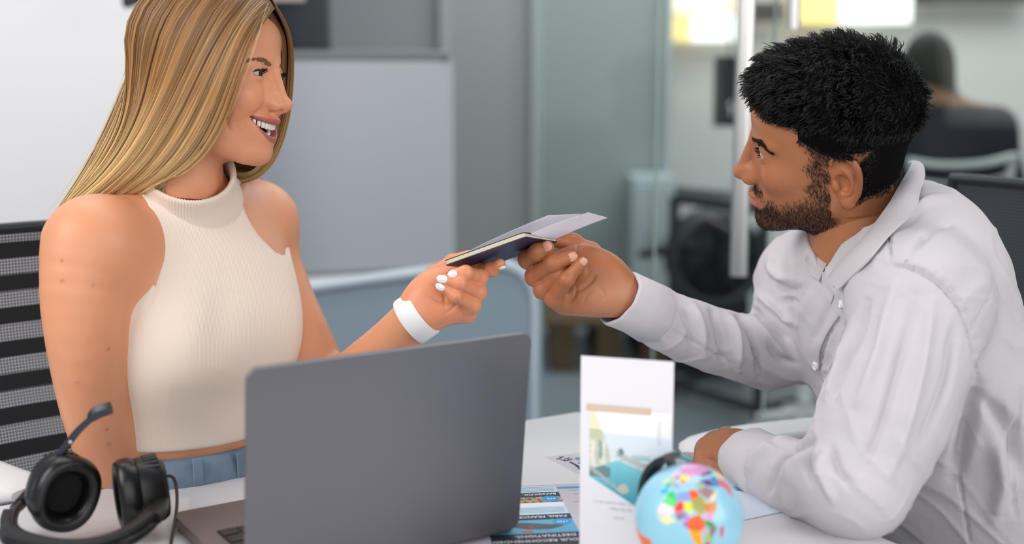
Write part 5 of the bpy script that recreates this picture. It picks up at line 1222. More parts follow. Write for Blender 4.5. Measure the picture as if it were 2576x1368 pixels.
C_root = np.array(srgb(104, 73, 46)); C_mid = np.array(srgb(168, 126, 80)); C_tip = np.array(srgb(234, 204, 150))
def hair_layer(guides, n, name, out_n, spread=0.004, rad=0.0006, inset=0.0, ns=26, dark=1.0, clump=40):
    Fd = guide_field(guides, 120, ns)
    # inward direction for layering: towards the head centre
    u = np.clip(RNG.uniform(0, 1, n), 0, 1) * 118.99
    cl = RNG.uniform(0, 119, clump); near = cl[np.argmin(np.abs(u[:, None] - cl[None]), 1)]
    i = u.astype(int); f = (u - i)[:, None, None]; P = Fd[i] * (1 - f) + Fd[i + 1] * f
    i2 = near.astype(int); P2 = Fd[np.clip(i2, 0, 118)]
    tt = np.linspace(0, 1, ns)[None, :, None]
    P = P + (P2 - P) * (0.45 * tt ** 1.2)                                          # strands gather into locks
    du = Fd[np.minimum(i + 1, 119)] - Fd[np.maximum(i - 1, 0)]; ds = np.gradient(P, axis=1)
    Nn = nrm(np.cross(ds, du)); cen = WH((0, 0, 0)); sgn = np.sign((Nn * (P - cen)).sum(2).mean(1))[:, None, None]; Nn = Nn * sgn
    depth = RNG.uniform(-1, 1, n)
    lock = np.sin(near * 12.9898) * 0.5
    P = P + Nn * ((depth * spread + lock * spread * 0.9 - inset)[:, None, None] * np.sin(np.clip(tt * 1.15 + 0.05, 0, 1) * math.pi / 2))
    ph = RNG.uniform(0, 6.28, n)[:, None]; P = P + nrm(du) * (0.0016 * np.sin(tt[..., 0] * RNG.uniform(4, 9, n)[:, None] + ph) * tt[..., 0])[..., None]
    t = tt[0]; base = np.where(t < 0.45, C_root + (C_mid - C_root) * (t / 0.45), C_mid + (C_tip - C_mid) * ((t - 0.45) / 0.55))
    val = (1 + 0.22 * np.sin(near * 7.7) + 0.16 * RNG.normal(size=n)) * dark
    val = np.clip(val, 0.45, 1.5)
    cols = base[None] * val[:, None, None]; tipm = (RNG.uniform(size=n) < 0.25); cols[tipm] = cols[tipm] * (1.25, 1.2, 1.1)
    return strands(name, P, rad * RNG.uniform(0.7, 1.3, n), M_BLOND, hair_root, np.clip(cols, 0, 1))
def hair_sheet(guides, name, inset, nu=60, ns=40, dark=0.6):
    Fd = guide_field(guides, nu, ns); du = np.gradient(Fd, axis=0); ds = np.gradient(Fd, axis=1); Nn = nrm(np.cross(ds, du)); cen = WH((0, 0, 0))
    Nn = Nn * np.sign((Nn * (Fd - cen)).sum(2).mean()); A = Fd - Nn * inset; B = Fd - Nn * (inset + 0.006)
    V = np.vstack([A.reshape(-1, 3), B.reshape(-1, 3)]); F = []; q = nu * ns
    I = (np.arange(nu - 1)[:, None] * ns + np.arange(ns - 1)[None]).ravel()
    F1 = np.stack([I, I + 1, I + ns + 1, I + ns], 1); F2 = F1[:, ::-1] + q
    rim = [i for i in range(ns)] + [i * ns + ns - 1 for i in range(1, nu)] + [(nu - 1) * ns + j for j in range(ns - 2, -1, -1)] + [i * ns for i in range(nu - 2, 0, -1)]
    F3 = np.array([[rim[i], rim[(i + 1) % len(rim)], rim[(i + 1) % len(rim)] + q, rim[i] + q] for i in range(len(rim))])
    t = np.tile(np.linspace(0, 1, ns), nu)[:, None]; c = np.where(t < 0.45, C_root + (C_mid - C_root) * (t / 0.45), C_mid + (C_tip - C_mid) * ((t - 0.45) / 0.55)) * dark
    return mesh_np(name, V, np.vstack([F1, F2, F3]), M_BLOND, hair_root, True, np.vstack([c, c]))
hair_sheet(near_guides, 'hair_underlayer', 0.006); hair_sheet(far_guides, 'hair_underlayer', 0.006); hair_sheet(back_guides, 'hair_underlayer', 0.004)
hair_layer(near_guides, 9000, 'hair_strands', 1, 0.005, clump=80, rad=0.00046)
hair_layer(far_guides, 1500, 'hair_strands', 1, 0.004, clump=24)
hair_layer(back_guides, 900, 'hair_strands', 1, 0.004, clump=24)
# loose flyaway strands
Fd = guide_field(near_guides, 120, 26); k = np.concatenate([RNG.integers(0, 119, 60), RNG.integers(0, 12, 50)]); P = Fd[k] + 0
tt = np.linspace(0, 1, 26)[None, :, None]; P = P + (RNG.normal(size=(110, 1, 3)) * (0.010, 0.004, 0.004)) * tt + (RNG.normal(size=(110, 1, 3)) * 0.006) * np.sin(tt * 5)
strands('flyaway_strands', P, 0.00018, M_BLOND, hair_root, np.repeat(C_tip[None], 110, 0))

# ================================================================== MAN
SKIN_M = srgb(172, 112, 76); LIP_M = srgb(168, 100, 88)
M_SKIN_M = mat('skin_brown', SKIN_M, 0.42, sss=0.10, attr=True, bump=(700, 0.08), noise=(30, 0.06), spec=0.4)
M_SHIRT = mat('white_linen', srgb(200, 196, 201), 0.85, bump=(85, 0.40), sheen=0.1, spec=0.2)
M_BLACKH = mat('black_hair', (0.008, 0.007, 0.007), 0.42, spec=0.35)
M_BEARD = mat('dark_beard_hair', (0.020, 0.012, 0.008), 0.55, spec=0.25)
M_NAILM = mat('bare_nail', srgb(214, 158, 132), 0.25)
man = empty('person')
tag(man, 'dark-haired bearded person in a white linen shirt leaning on the table', 'person')

MS = 1.01
MR = frame_from((-math.cos(math.radians(-13)), -math.sin(math.radians(-13))), roll=math.radians(22), pitch=math.radians(4.4))
MO = at(2096, 346, 1.53)
MH = lambda P: MO + MS * (np.asarray(P, float) @ MR.T) / 100
MI = lambda P: (np.asarray(P, float) - MO) @ MR * 100 / MS
mv = head_volume(False); MV, MF = mv.mesh(smooth=1); MN = vnormals(MV, MF)
g = []
for s in (-1, 1):
    g += [([(9.6, s * 1.9, -4.6), (8.8, s * 2.8, -5.6), (8.3, s * 3.1, -6.6)], -0.10, 0.3), ([(8.2, s * 2.4, -1.0), (7.9, s * 3.6, -1.15), (7.0, s * 4.4, -0.8)], -0.06, 0.2),
          ([(8.9, s * 0.9, 1.3), (8.6, s * 2.6, 1.75), (7.4, s * 4.3, 1.4)], 0.12, 0.45)]
MV = local_groove(MV, MN, g); MN = vnormals(MV, MF)
MC = head_cols(MV, MN, SKIN_M, LIP_M, False)
x, y, z = MV.T; ay = np.abs(y)
lipd = np.minimum(*(seg_dist(MV, catmull(np.array(P), 16))[0] for P in ([(8.0, -2.5, -7.0), (9.2, -1.4, -6.85), (9.95, 0, -6.7), (9.2, 1.4, -6.85), (8.0, 2.5, -7.0)], [(8.0, -2.45, -7.1), (9.1, -1.4, -7.55), (9.75, 0, -7.7), (9.1, 1.4, -7.55), (8.0, 2.45, -7.1)])))
# beard: jaw band, chin, moustache, sideburns
front = smooth01(-0.8, 0.6, x)
cheek = -4.2 - 0.42 * np.clip(x - 1.0, 0, 5.5)                       # upper beard line runs down from the ear to the mouth corner
jaw = smooth01(1.3, -1.3, z - cheek + 0.5 * np.sin(x * 3.1) * 0.3) * front * smooth01(-11.8, -10.6, z) * (x > -0.5)
mous = np.exp(-((z + 5.85 - 0.14 * ay) / 0.50) ** 2) * smooth01(2.9, 2.1, ay) * (x > 7.2)
side = smooth01(1.9, 0.3, np.abs(x - 1.9 + 0.4 * np.sin(z * 2.3))) * smooth01(4.0, 1.5, z) * smooth01(-5.5, -4.0, z) * smooth01(4.8, 5.6, ay)
beard = np.clip(jaw + mous + side * 0.9, 0, 1) * smooth01(0.5, 0.75, lipd)
beard = np.where((ay > 6.2) & (x < 0.6), 0, beard)
MC = MC * (1 - 0.55 * beard[:, None]) + np.array([0.045, 0.026, 0.016]) * 0.55 * beard[:, None]
nape = smooth01(-1.0, -4.0, x) * smooth01(-9.0, -5.0, z)
MC = MC * (1 - 0.6 * nape[:, None]) + np.array([0.03, 0.02, 0.015]) * 0.6 * nape[:, None]

# ---- passport hand (right), palm side to the camera
ma = at
mh = Vol(np.array([ma(1290, 700, 1.45)[0], 1.41, ma(1290, 800, 1.5)[2]]), np.array([ma(1640, 700, 1.56)[0], 1.62, ma(1290, 560, 1.5)[2]]), 0.0013, pad=0.02)
wrist = ma(1565, 738, 1.525); hd = nrm(ma(1420, 690, 1.53) - wrist); hn = np.array([0.0, -1, 0.0]); hn = nrm(hn - (hn @ hd) * hd); hs = np.cross(hn, hd); HRm = np.stack([hd, hs, hn], 1)
mh.chain([ma(1640, 775, 1.535), ma(1575, 742, 1.525), ma(1530, 720, 1.525)], [0.030, 0.0275, 0.026])
mh.ell(ma(1462, 700, 1.528), (0.046, 0.040, 0.017), 0.02, R=HRm)
mh.ell(ma(1490, 742, 1.512), (0.040, 0.020, 0.021), 0.02, R=HRm)
mh.ell(ma(1505, 680, 1.520), (0.034, 0.022, 0.020), 0.02, R=HRm)
mh.cap(ma(1415, 762, 1.515), ma(1530, 752, 1.515), 0.012, 0.016, 0.02)
M_F = dict(
    index=([ma(1415, 655, 1.538), ma(1328, 652, 1.512), ma(1352, 634, 1.490), ma(1377, 622, 1.486)], [0.0115, 0.0108, 0.0098, 0.0082]),
    middle=([ma(1405, 690, 1.535), ma(1346, 695, 1.508), ma(1392, 662, 1.482), ma(1436, 647, 1.482)], [0.0118, 0.0112, 0.0098, 0.0082]),
    ring=([ma(1405, 728, 1.528), ma(1366, 728, 1.502), ma(1405, 690, 1.486), ma(1452, 676, 1.494)], [0.0112, 0.0108, 0.0094, 0.0078]),
    pinky=([ma(1425, 762, 1.518), ma(1393, 752, 1.496), ma(1425, 703, 1.474), ma(1464, 660, 1.474)], [0.0102, 0.0098, 0.0086, 0.0068]),
    thumb=([ma(1512, 690, 1.535), ma(1484, 640, 1.552), ma(1440, 612, 1.556), ma(1398, 604, 1.548)], [0.0180, 0.0145, 0.0118, 0.0095]))
base = mh.d.copy()
for k_, (pts, rd) in M_F.items():
    tmp = mh.like(); tmp.chain(pts[:2], rd[:2]); tmp.chain(pts[1:3], rd[1:3], 0.004); tmp.chain(pts[2:], rd[2:], 0.003)
    for j in (1, 2): tmp.ell(pts[j], rd[j] * 1.06, 0.004)
    hh = np.maximum(0.009 - np.abs(base - tmp.d), 0) / 0.009; mh.d = np.minimum(mh.d, np.minimum(base, tmp.d) - hh * hh * 0.00225)
RV, RF = mh.mesh(smooth=1)
RV = folds(RV, RF, [([(1440, 740), (1480, 715), (1500, 690)], -0.0018, 4.5), ([(1425, 770), (1445, 745), (1450, 720)], -0.0016, 4), ([(1465, 770), (1475, 745), (1490, 735)], -0.0014, 4), ([(1510, 765), (1520, 740), (1505, 720)], -0.0012, 4),
                    ([(1440, 600), (1452, 615), (1450, 632)], -0.001, 3), ([(1385, 652), (1394, 664), (1390, 678)], -0.001, 3)])
RC = np.repeat((np.array(SKIN_M) * (1.0, 0.93, 0.9))[None], len(RV), 0)
pal = smooth01(1400, 1500, proj(RV)[:, 0]) * smooth01(690, 740, proj(RV)[:, 1]); RC = RC * (1 - 0.5 * pal[:, None]) + np.array(srgb(196, 140, 110)) * 0.5 * pal[:, None]
# ---- resting hand (left), on the white arm pad beside the table
ml = Vol(np.array([0.17, 1.36, 0.70]), np.array([0.44, 1.72, 0.86]), 0.0016, pad=0.025)
kn = [ma(1772, 1152, 1.50), ma(1782, 1130, 1.525), ma(1800, 1112, 1.55), ma(1826, 1096, 1.57)]
wl = ma(1885, 1152, 1.50)
ml.chain([ma(1960, 1190, 1.46), wl, ma(1850, 1140, 1.515)], [0.031, 0.028, 0.027])
ml.ell(ma(1832, 1128, 1.525), (0.040, 0.046, 0.020), 0.02, R=np.stack([nrm(wl - kn[1]), nrm(np.cross((0, 0, 1.0), nrm(wl - kn[1]))), (0, 0, 1)], 1))
for i, k_ in enumerate(kn):
    ml.chain([ma(1850, 1140, 1.515) * 0.4 + k_ * 0.6, k_, k_ + np.array([-0.010, 0.004, -0.022]), k_ + np.array([0.012, 0.006, -0.040])], [0.013, 0.0125, 0.0108, 0.009], 0.009)
ml.chain([wl, ma(1840, 1190, 1.47), ma(1790, 1180, 1.47), ma(1770, 1172, 1.485)], [0.02, 0.015, 0.0115, 0.009], 0.012)
LV, LF = ml.mesh(smooth=1); LC = np.repeat((np.array(SKIN_M) * 0.95)[None], len(LV), 0)
# ---- neck and chest skin inside the shirt
nv = Vol((0.22, 1.30, 0.85), (0.70, 1.80, 1.16), 0.004, pad=0.05)
nv.cap(MH((-1.8, 0, -8)), ma(2195, 660, 1.56), 0.057, 0.066, 0.03); nv.ell(ma(2200, 760, 1.58), (0.09, 0.12, 0.09), 0.05)
NV, NF = nv.mesh(smooth=2); NC = np.repeat(np.array(SKIN_M)[None], len(NV), 0)
V_, F_, C_ = join([(MH(MV), MF, MC), (RV, RF, RC), (LV, LF, LC), (NV, NF, NC)])
mesh_np('body', V_, F_, M_SKIN_M, man, True, C_)
add_eyes(man, MH, MS, srgb(70, 56, 40), (0.97, -0.12, 0.10))
for k_, L_, W_, off in (('index', 0.0125, 0.0115, (-0.1, -1, 0.25)), ('middle', 0.0125, 0.0115, (0.1, -1, 0.15)), ('pinky', 0.0105, 0.0090, (0.1, -1, 0.1))):
    pts, rd = M_F[k_]; al = nrm(pts[3] - pts[2]); no = nrm(np.array(off) - (np.array(off) @ al) * al)
    nail(pts[3] + al * 0.002 + no * rd[3] * 0.9, al, no, L_, W_, M_NAILM, man)

# ---- brows, lashes, beard
for s in (-1, 1):
    bp = catmull(np.array([(8.9, s * 1.0, 1.25), (8.6, s * 2.4, 1.65), (7.8, s * 3.8, 1.7), (6.9, s * 4.8, 1.2)]), 20); bp = snap(bp, MV); d, t = seg_dist(MV, bp)
    hair_on(MV, MN, MH, MS, d < np.interp(t, [0, 0.3, 1], [0.40, 0.42, 0.16]), 900, 0.65, np.array([-0.35, s * 0.9, 0.15]), 0.15, 0.00028, M_BEARD, 'eyebrow', man)
    E = np.array([7.4, s * 3.15, 0.0]); Ls = []
    for i in range(40):
        u = RNG.uniform(-1, 1); p = E + np.array([1.20 - 0.35 * u * u, s * 1.2 * u, 0.36 * (1 - u * u) + 0.02]); L = RNG.uniform(0.4, 0.7); dr = nrm(np.array([0.9, s * (0.2 + 0.5 * u), 0.05])); tt = np.linspace(0, 1, 5)[:, None]
        Ls.append(p + dr * tt * L + np.array([0, 0, 0.25]) * tt ** 2 * L)
    Ls = np.array(Ls); strands('eyelash', MH(Ls.reshape(-1, 3)).reshape(Ls.shape), 0.00028, M_LASH, man)
bd = np.stack([-0.25 + 0.25 * (z < -8), np.zeros(len(z)), np.full(len(z), -1.0)], 1); bd[:, 0] += 0.5 * (mous > 0.3) * -0.2; bd[:, 1] = np.sign(y) * (mous > 0.3) * 0.8
w_ = np.where(RNG.uniform(size=len(z)) < beard ** 1.2, 1, 0) > 0
hair_on(MV, MN, MH, MS, w_ & (beard > 0.15), 12000, 0.42, bd, 0.30, 0.00014, M_BEARD, 'beard', man, jitter=0.5)

# ---- short curly black hair
nx_ = MN[:, 0]
hl = 4.6 + 0.9 * np.cos(np.clip(y / 5.5, -1, 1) * math.pi / 2 * 1.2)      # hairline height at the forehead
cap_m = ((z > 6.5 - 0.27 * ay) & (x > 4.0)) | ((z > 0.0 + 0.70 * x) & (x <= 4.0) & (x > -1.5)) | ((z > -6.0 - 0.1 * x) & (x <= -1.5))
cap_m &= ~((ay > 6.55) & (x > -4.2) & (x < 1.5) & (z < 0.9))
top = smooth01(2.5, 6.0, z + 0.25 * -x)                                   # longer on top
hroot = empty('hair'); hroot.parent = man
hvv = mv.like(); hvv.d = mv.d.copy()
lat = np.abs(hvv.ax[1])[None, :, None]; X_, Y_, Z_ = hvv.ax[0][:, None, None], hvv.ax[1][None, :, None], hvv.ax[2][None, None, :]
thick = 0.25 + 1.25 * smooth01(2.0, 6.5, Z_ - 0.15 * X_)
mx3 = lambda *a: np.maximum(np.maximum(a[0], a[1]), a[2])
region = mx3(np.minimum(Z_ - (6.2 - 0.27 * lat), X_ - 4.0), np.minimum(np.minimum(Z_ - (0.2 + 0.70 * X_), 4.05 - X_), X_ + 1.55), np.minimum(Z_ + 5.6 + 0.1 * X_, -1.5 - X_))
region = np.minimum(region, mx3(Z_ - 1.0, 6.4 - lat, -4.2 - X_))
hvv.d = np.maximum(mv.d - (0.08 + thick * smooth01(0.0, 1.8, region)), -region).astype(np.float32)
CV, CF = hvv.mesh(smooth=3)
mesh_np('hair_cap', MH(CV), CF, mat('black_hair_base', (0.004, 0.0035, 0.0035), 0.9, spec=0.05), hroot)
n = 13000; k = surf_pick(MV, MN, cap_m & (MN[:, 2] > -0.6), n); P = MV[k]; N = MN[k]; tp = top[k]
Ls = (0.55 + 2.3 * tp) * RNG.uniform(0.7, 1.2, n); seg = 9; t = np.linspace(0, 1, seg)
flow = np.stack([0.35 + 0.5 * (P[:, 0] > 3), np.sign(P[:, 1]) * 0.25, -0.5 * (1 - tp) - 0.1], 1) + RNG.normal(size=(n, 3)) * 0.45
flow = nrm(flow - (flow * N).sum(1)[:, None] * N)
cell = np.floor(P / 1.3); ph = (np.sin(cell @ np.array([12.9, 78.2, 37.7])) * 43758.5) % 6.28   # locks share their curl
sidev = np.cross(N, flow); up_ = np.sin(t * 1.7)[None, :, None]; curl = 0.30 * tp[:, None, None] * t[None, :, None]
C3 = P[:, None] + N[:, None] * (Ls[:, None, None] * (0.28 + 0.45 * tp[:, None, None]) * up_) + flow[:, None] * (Ls[:, None, None] * 0.75 * (t[None, :, None] ** 1.3))
C3 = C3 + sidev[:, None] * (curl * np.sin(t[None] * 5.5 + ph[:, None])[..., None]) + N[:, None] * (curl * 0.7 * np.cos(t[None] * 5.5 + ph[:, None])[..., None])
ck = np.floor(P / np.array([1.15, 1.15, 1.15]) + RNG.normal(size=P.shape) * 0.12); _, inv_ = np.unique(ck, axis=0, return_inverse=True); inv_ = inv_.ravel(); nc = inv_.max() + 1
cm_ = np.zeros((nc, seg, 3)); np.add.at(cm_, inv_, C3); cm_ /= np.bincount(inv_, minlength=nc)[:, None, None]
lift_ = RNG.normal(size=nc) * 0.35; wv = (cm_[inv_] - C3) * (0.62 * tp[:, None, None] * t[None, :, None] ** 0.8); C3 = C3 + wv + N[:, None] * (lift_[inv_] * tp)[:, None, None] * t[None, :, None]
strands('hair_strands', MH(C3.reshape(-1, 3)).reshape(C3.shape), 0.00048 * RNG.uniform(0.7, 1.3, n), M_BLACKH, hroot)

# ---- linen shirt
m_f = nrm([-0.975, -0.22, 0]); m_l = np.cross((0, 0, 1), m_f)      # his left, towards the camera
lean = nrm(np.array([-0.30, -0.03, 1.0])); fx = nrm(m_f - (m_f @ lean) * lean); MT = np.stack([fx, np.cross(lean, fx), lean], 1)
sv = Vol((0.06, 1.14, 0.50), (0.92, 1.95, 1.17), 0.0030, pad=0.05)
sv.ell(ma(2225, 740, 1.56), (0.105, 0.165, 0.12), R=MT)
sv.ell(ma(2300, 880, 1.56), (0.120, 0.160, 0.15), 0.06, R=MT)
sv.ell(ma(2400, 1100, 1.57), (0.138, 0.165, 0.17), 0.07, R=MT)
sv.ell(ma(2470, 1320, 1.58), (0.140, 0.175, 0.15), 0.07, R=MT)
sv.ell(ma(2318, 640, 1.57), (0.066, 0.135, 0.095), 0.05, R=MT)
sv.cap(ma(2245, 625, 1.55), ma(2310, 745, 1.40), 0.036, 0.066, 0.05); sv.cap(ma(2120, 645, 1.62), ma(2025, 695, 1.70), 0.048, 0.052, 0.05)
sv.chain([ma(2312, 760, 1.40), ma(2290, 880, 1.365), ma(2222, 1050, 1.335), ma(2150, 1215, 1.305)], [0.076, 0.070, 0.071, 0.057], 0.03, sub=3)
sv.chain([ma(2150, 1215, 1.305), ma(2040, 1212, 1.365), ma(1950, 1186, 1.43), ma(1905, 1164, 1.465)], [0.057, 0.048, 0.042, 0.038], 0.02, sub=3)
sv.chain([ma(2018, 700, 1.70), ma(2000, 780, 1.67), ma(1950, 884, 1.635)], [0.060, 0.057, 0.046], 0.03, sub=3)
sv.chain([ma(1950, 884, 1.635), ma(1850, 872, 1.605), ma(1700, 820, 1.56), ma(1650, 795, 1.546)], [0.046, 0.0435, 0.0400, 0.0365], 0.018, sub=3)
# neck opening
sv.cap(MH((-2.0, 0, -4)), ma(2192, 640, 1.56), 0.072, 0.066, 0.006, 's')
sv.cap(ma(2105, 610, 1.53), ma(2098, 690, 1.51), 0.03, 0.012, 0.01, 's')
SV, SF = sv.mesh(smooth=2)
FO = []
g_ = lambda pts, a, w: FO.append((pts, a * 2.2, w * 0.72))
# near sleeve
g_([(2045, 1105), (1985, 1135), (1950, 1175), (1935, 1235)], -0.010, 11); g_([(2040, 1080), (1965, 1110), (1905, 1150), (1880, 1190)], 0.006, 16); g_([(2060, 1130), (2010, 1165), (1985, 1230), (1990, 1290)], 0.006, 16)
g_([(2050, 1125), (2030, 1165), (2040, 1215)], -0.007, 9); g_([(2075, 1140), (2070, 1190), (2095, 1260)], 0.005, 14); g_([(2090, 1130), (2110, 1190), (2150, 1230)], -0.004, 14)
g_([(2250, 720), (2205, 900), (2150, 1040)], 0.005, 22); g_([(2300, 740), (2265, 880), (2215, 1060), (2170, 1180)], -0.0035, 16); g_([(2345, 760), (2325, 900), (2285, 1060), (2235, 1200)], 0.004, 20); g_([(2400, 830), (2380, 960), (2320, 1110)], -0.004, 16)
g_([(2180, 760), (2150, 850), (2120, 910), (2090, 1000)], -0.006, 15); g_([(2135, 800), (2110, 900), (2075, 1000)], 0.004, 14)
# armhole and yoke seams
g_([(2235, 668), (2290, 674), (2370, 722), (2425, 800), (2450, 900), (2462, 965)], -0.0028, 4); g_([(2250, 655), (2330, 678), (2395, 735), (2445, 830)], 0.002, 9)
for i in range(11):
    t = i / 10; p = catmull(np.array([(2270, 670), (2330, 695), (2385, 740), (2425, 805), (2450, 890)], float), 11)[i]; q = np.array([10, -16]) * (1 - t) + np.array([20, -4]) * t
    g_([tuple(p), tuple(p + q * 0.7), tuple(p + q * 1.4)], -0.0016, 4)
g_([(2510, 700), (2470, 790), (2430, 850)], -0.002, 4)
g_([(2234, 560), (2238, 610), (2242, 660)], -0.002, 3.5)
g_([(2390, 500), (2330, 510), (2270, 560), (2235, 600)], 0.004, 12); g_([(2400, 560), (2340, 580), (2290, 630)], -0.003, 12)
# torso side and back
g_([(2460, 970), (2430, 1080), (2400, 1200)], -0.010, 26); g_([(2480, 1010), (2540, 1080), (2560, 1180)], -0.008, 26); g_([(2500, 1100), (2520, 1200), (2505, 1300)], 0.006, 30); g_([(2400, 1120), (2420, 1250), (2440, 1368)], -0.002, 4)
g_([(2570, 980), (2560, 1090), (2545, 1200), (2555, 1300)], -0.003, 5)
# chest and placket
g_([(2110, 800), (2080, 850), (2062, 910), (2064, 950), (2078, 985)], -0.0032, 3.5); g_([(2040, 720), (2012, 820), (2040, 940)], 0.003, 20); g_([(2090, 760), (2045, 860)], -0.002, 14)
# far sleeve
g_([(1850, 775), (1885, 830), (1905, 900), (1910, 950)], -0.007, 9); g_([(1870, 760), (1925, 800), (1980, 850)], -0.008, 9); g_([(1905, 740), (1960, 790), (2005, 815)], 0.005, 13); g_([(1880, 790), (1930, 850), (1985, 900)], 0.005, 11); g_([(1930, 860), (1960, 900), (2000, 915)], -0.004, 9)
g_([(1830, 790), (1850, 850), (1860, 930)], 0.006, 13); g_([(1790, 770), (1810, 840), (1820, 920)], -0.004, 12); g_([(1740, 760), (1765, 830), (1775, 900)], 0.004, 14); g_([(1700, 745), (1730, 810), (1745, 880)], -0.003, 11)
g_([(1945, 700), (1985, 730), (2010, 720)], -0.005, 11); g_([(1930, 660), (1960, 700), (2000, 700)], 0.004, 14); g_([(1960, 760), (1990, 755), (2010, 770)], -0.005, 10)
g_([(1690, 830), (1780, 880), (1860, 925)], -0.0018, 4); g_([(1682, 735), (1676, 800), (1650, 862)], -0.0030, 4)
g_([(1600, 760), (1640, 790), (1650, 840)], -0.002, 10)
# near cuff
g_([(1890, 1095), (1860, 1120), (1840, 1180)], -0.002, 4); g_([(1900, 1110), (1950, 1120), (2000, 1118)], -0.003, 9)
SV = folds(SV, SF, FO)
rn = np.sin(SV[:, 0] * 61 + 1.3 * np.sin(SV[:, 2] * 47)) * np.sin(SV[:, 2] * 53 + 1.7 * np.sin(SV[:, 1] * 41)) * np.sin(SV[:, 1] * 45 + SV[:, 0] * 22)
w1_ = SV[:, 0] * 30 + SV[:, 2] * 38 + 2.2 * np.sin(SV[:, 2] * 21 + SV[:, 1] * 17) + 1.4 * np.sin(SV[:, 0] * 33); w2_ = SV[:, 1] * 36 - SV[:, 2] * 44 + 2.0 * np.sin(SV[:, 0] * 27 + 1.0)
rid = (1 - np.abs(np.sin(w1_))) ** 4 * 0.0030 * (0.5 + 0.5 * np.sin(w2_)) + (1 - np.abs(np.sin(w2_))) ** 4 * 0.0022 * (0.5 - 0.5 * np.sin(w1_ * 0.7))
SN = vnormals(SV, SF); SV = SV + SN * (0.0016 * rn + rid - 0.0008)[:, None]
shirt = mesh_np('shirt', SV, SF, M_SHIRT, man)
SN = vnormals(SV, SF); SQ = proj(SV); SFR = (SN * nrm(np.array([0, 0, CZ]) - SV)).sum(1) > 0.05
def on_shirt(px, py):
    d = np.linalg.norm(SQ - (px, py), axis=1) + 1e3 * (~SFR); k = np.where(d < 6)[0]
    if len(k) == 0: i = np.argmin(d)
    else: i = k[np.argmin(SV[k, 1])]
    return SV[i], SN[i]
def strip(name, A, B, matl, parent, thick=0.0022, n=24, bulge=0.0):
    """thick cloth leaf between two edge curves of pixel points"""
    pt = lambda p: ma(*p) if len(p) == 3 else on_shirt(*p)[0] + on_shirt(*p)[1] * 0.006
    A = catmull(np.array([pt(p) for p in A]), n); B = catmull(np.array([pt(p) for p in B]), n); m = 7; G = []
    for j in range(m):
        t = j / (m - 1); G.append(A * (1 - t) + B * t)
    G = np.array(G); N = nrm(np.cross(np.gradient(G, axis=1), np.gradient(G, axis=0)))
    if (N * (np.array([0, 0, CZ]) - G)).sum() < 0: N = -N
    G = G + N * (bulge * np.sin(np.linspace(0, 1, m) * math.pi))[:, None, None]
    V = np.vstack([G.reshape(-1, 3), (G - N * thick).reshape(-1, 3)]); q = m * n; F = []
    for j in range(m - 1):
        for i in range(n - 1):
            a = j * n + i; F += [[a, a + 1, a + n + 1, a + n], [a + q + n, a + q + n + 1, a + q + 1, a + q]]
    ring = list(range(n)) + [j * n + n - 1 for j in range(1, m)] + [(m - 1) * n + i for i in range(n - 2, -1, -1)] + [j * n for j in range(m - 2, 0, -1)]
    F += [[ring[i], ring[i - 1], ring[i - 1] + q, ring[i] + q] for i in range(len(ring))]
    o = mesh_np(name, V, F, matl, parent); bm = bmesh.new(); bm.from_mesh(o.data); bmesh.ops.recalc_face_normals(bm, faces=bm.faces); bm.to_mesh(o.data); bm.free(); o.data.set_sharp_from_angle(angle=0.7)
    return o
def cuff(A, B, ra, rb, roll=0.0):
    A = np.asarray(A); B = np.asarray(B); ax = nrm(B - A); e1 = nrm(np.cross(ax, (0, 0.2, 1))); e2 = np.cross(ax, e1); V = []; n = 64
    prof = [(-0.04, -0.006), (0.0, -0.001), (0.06, 0.0022), (0.5, 0.0012), (0.94, 0.0024), (1.0, 0.0010), (0.98, -0.0016), (0.5, -0.0020), (0.0, -0.0022)]
    for t, o in prof:
        for j in range(n):
            a = 2 * math.pi * j / n; r = ra + (rb - ra) * t + o + 0.0012 * math.sin(3 * a + 4 * t) + 0.0006 * math.sin(9 * a + 2 + 6 * t)
            V.append(A + (B - A) * t + r * (math.cos(a) * e1 * 1.06 + math.sin(a) * e2 * 0.96))
    m = len(prof); F = [[i * n + j, i * n + (j + 1) % n, (i + 1) * n + (j + 1) % n, (i + 1) * n + j] for i in range(m - 1) for j in range(n)]
    o = mesh_np('cuff', np.array(V), F, M_SHIRT, man); bm = bmesh.new(); bm.from_mesh(o.data); bmesh.ops.recalc_face_normals(bm, faces=bm.faces); bm.to_mesh(o.data); bm.free()
cuff(ma(1648, 794, 1.546), ma(1552, 744, 1.520), 0.0375, 0.0350)
cuff(ma(1952, 1186, 1.428), ma(1880, 1153, 1.482), 0.0400, 0.0385)
strip('collar_leaf', [(2285, 405, 1.63), (2294, 411, 1.575), (2262, 465, 1.505), (2235, 512, 1.474), (2173, 595, 1.456), (2127, 641, 1.466), (2086, 690, 1.490)],
      [(2318, 425, 1.64), (2328, 438, 1.575), (2318, 492), (2294, 534), (2240, 596), (2184, 662), (2116, 728)], M_SHIRT, man, bulge=0.006)
strip('collar_leaf', [(2056, 592), (2082, 606, 1.565), (2105, 626, 1.55)], [(2030, 655), (2046, 684), (2066, 706)], M_SHIRT, man, bulge=0.003)
strip('collar_stand', [(2108, 620, 1.565), (2120, 640, 1.555), (2116, 665, 1.54)], [(2066, 706, 1.53), (2082, 714, 1.52), (2096, 712, 1.51)], mat('blue_collar_lining', srgb(150, 160, 176), 0.85), man)
M_BUTTON = mat('pearl_button', srgb(236, 234, 232), 0.2, coat=0.3)
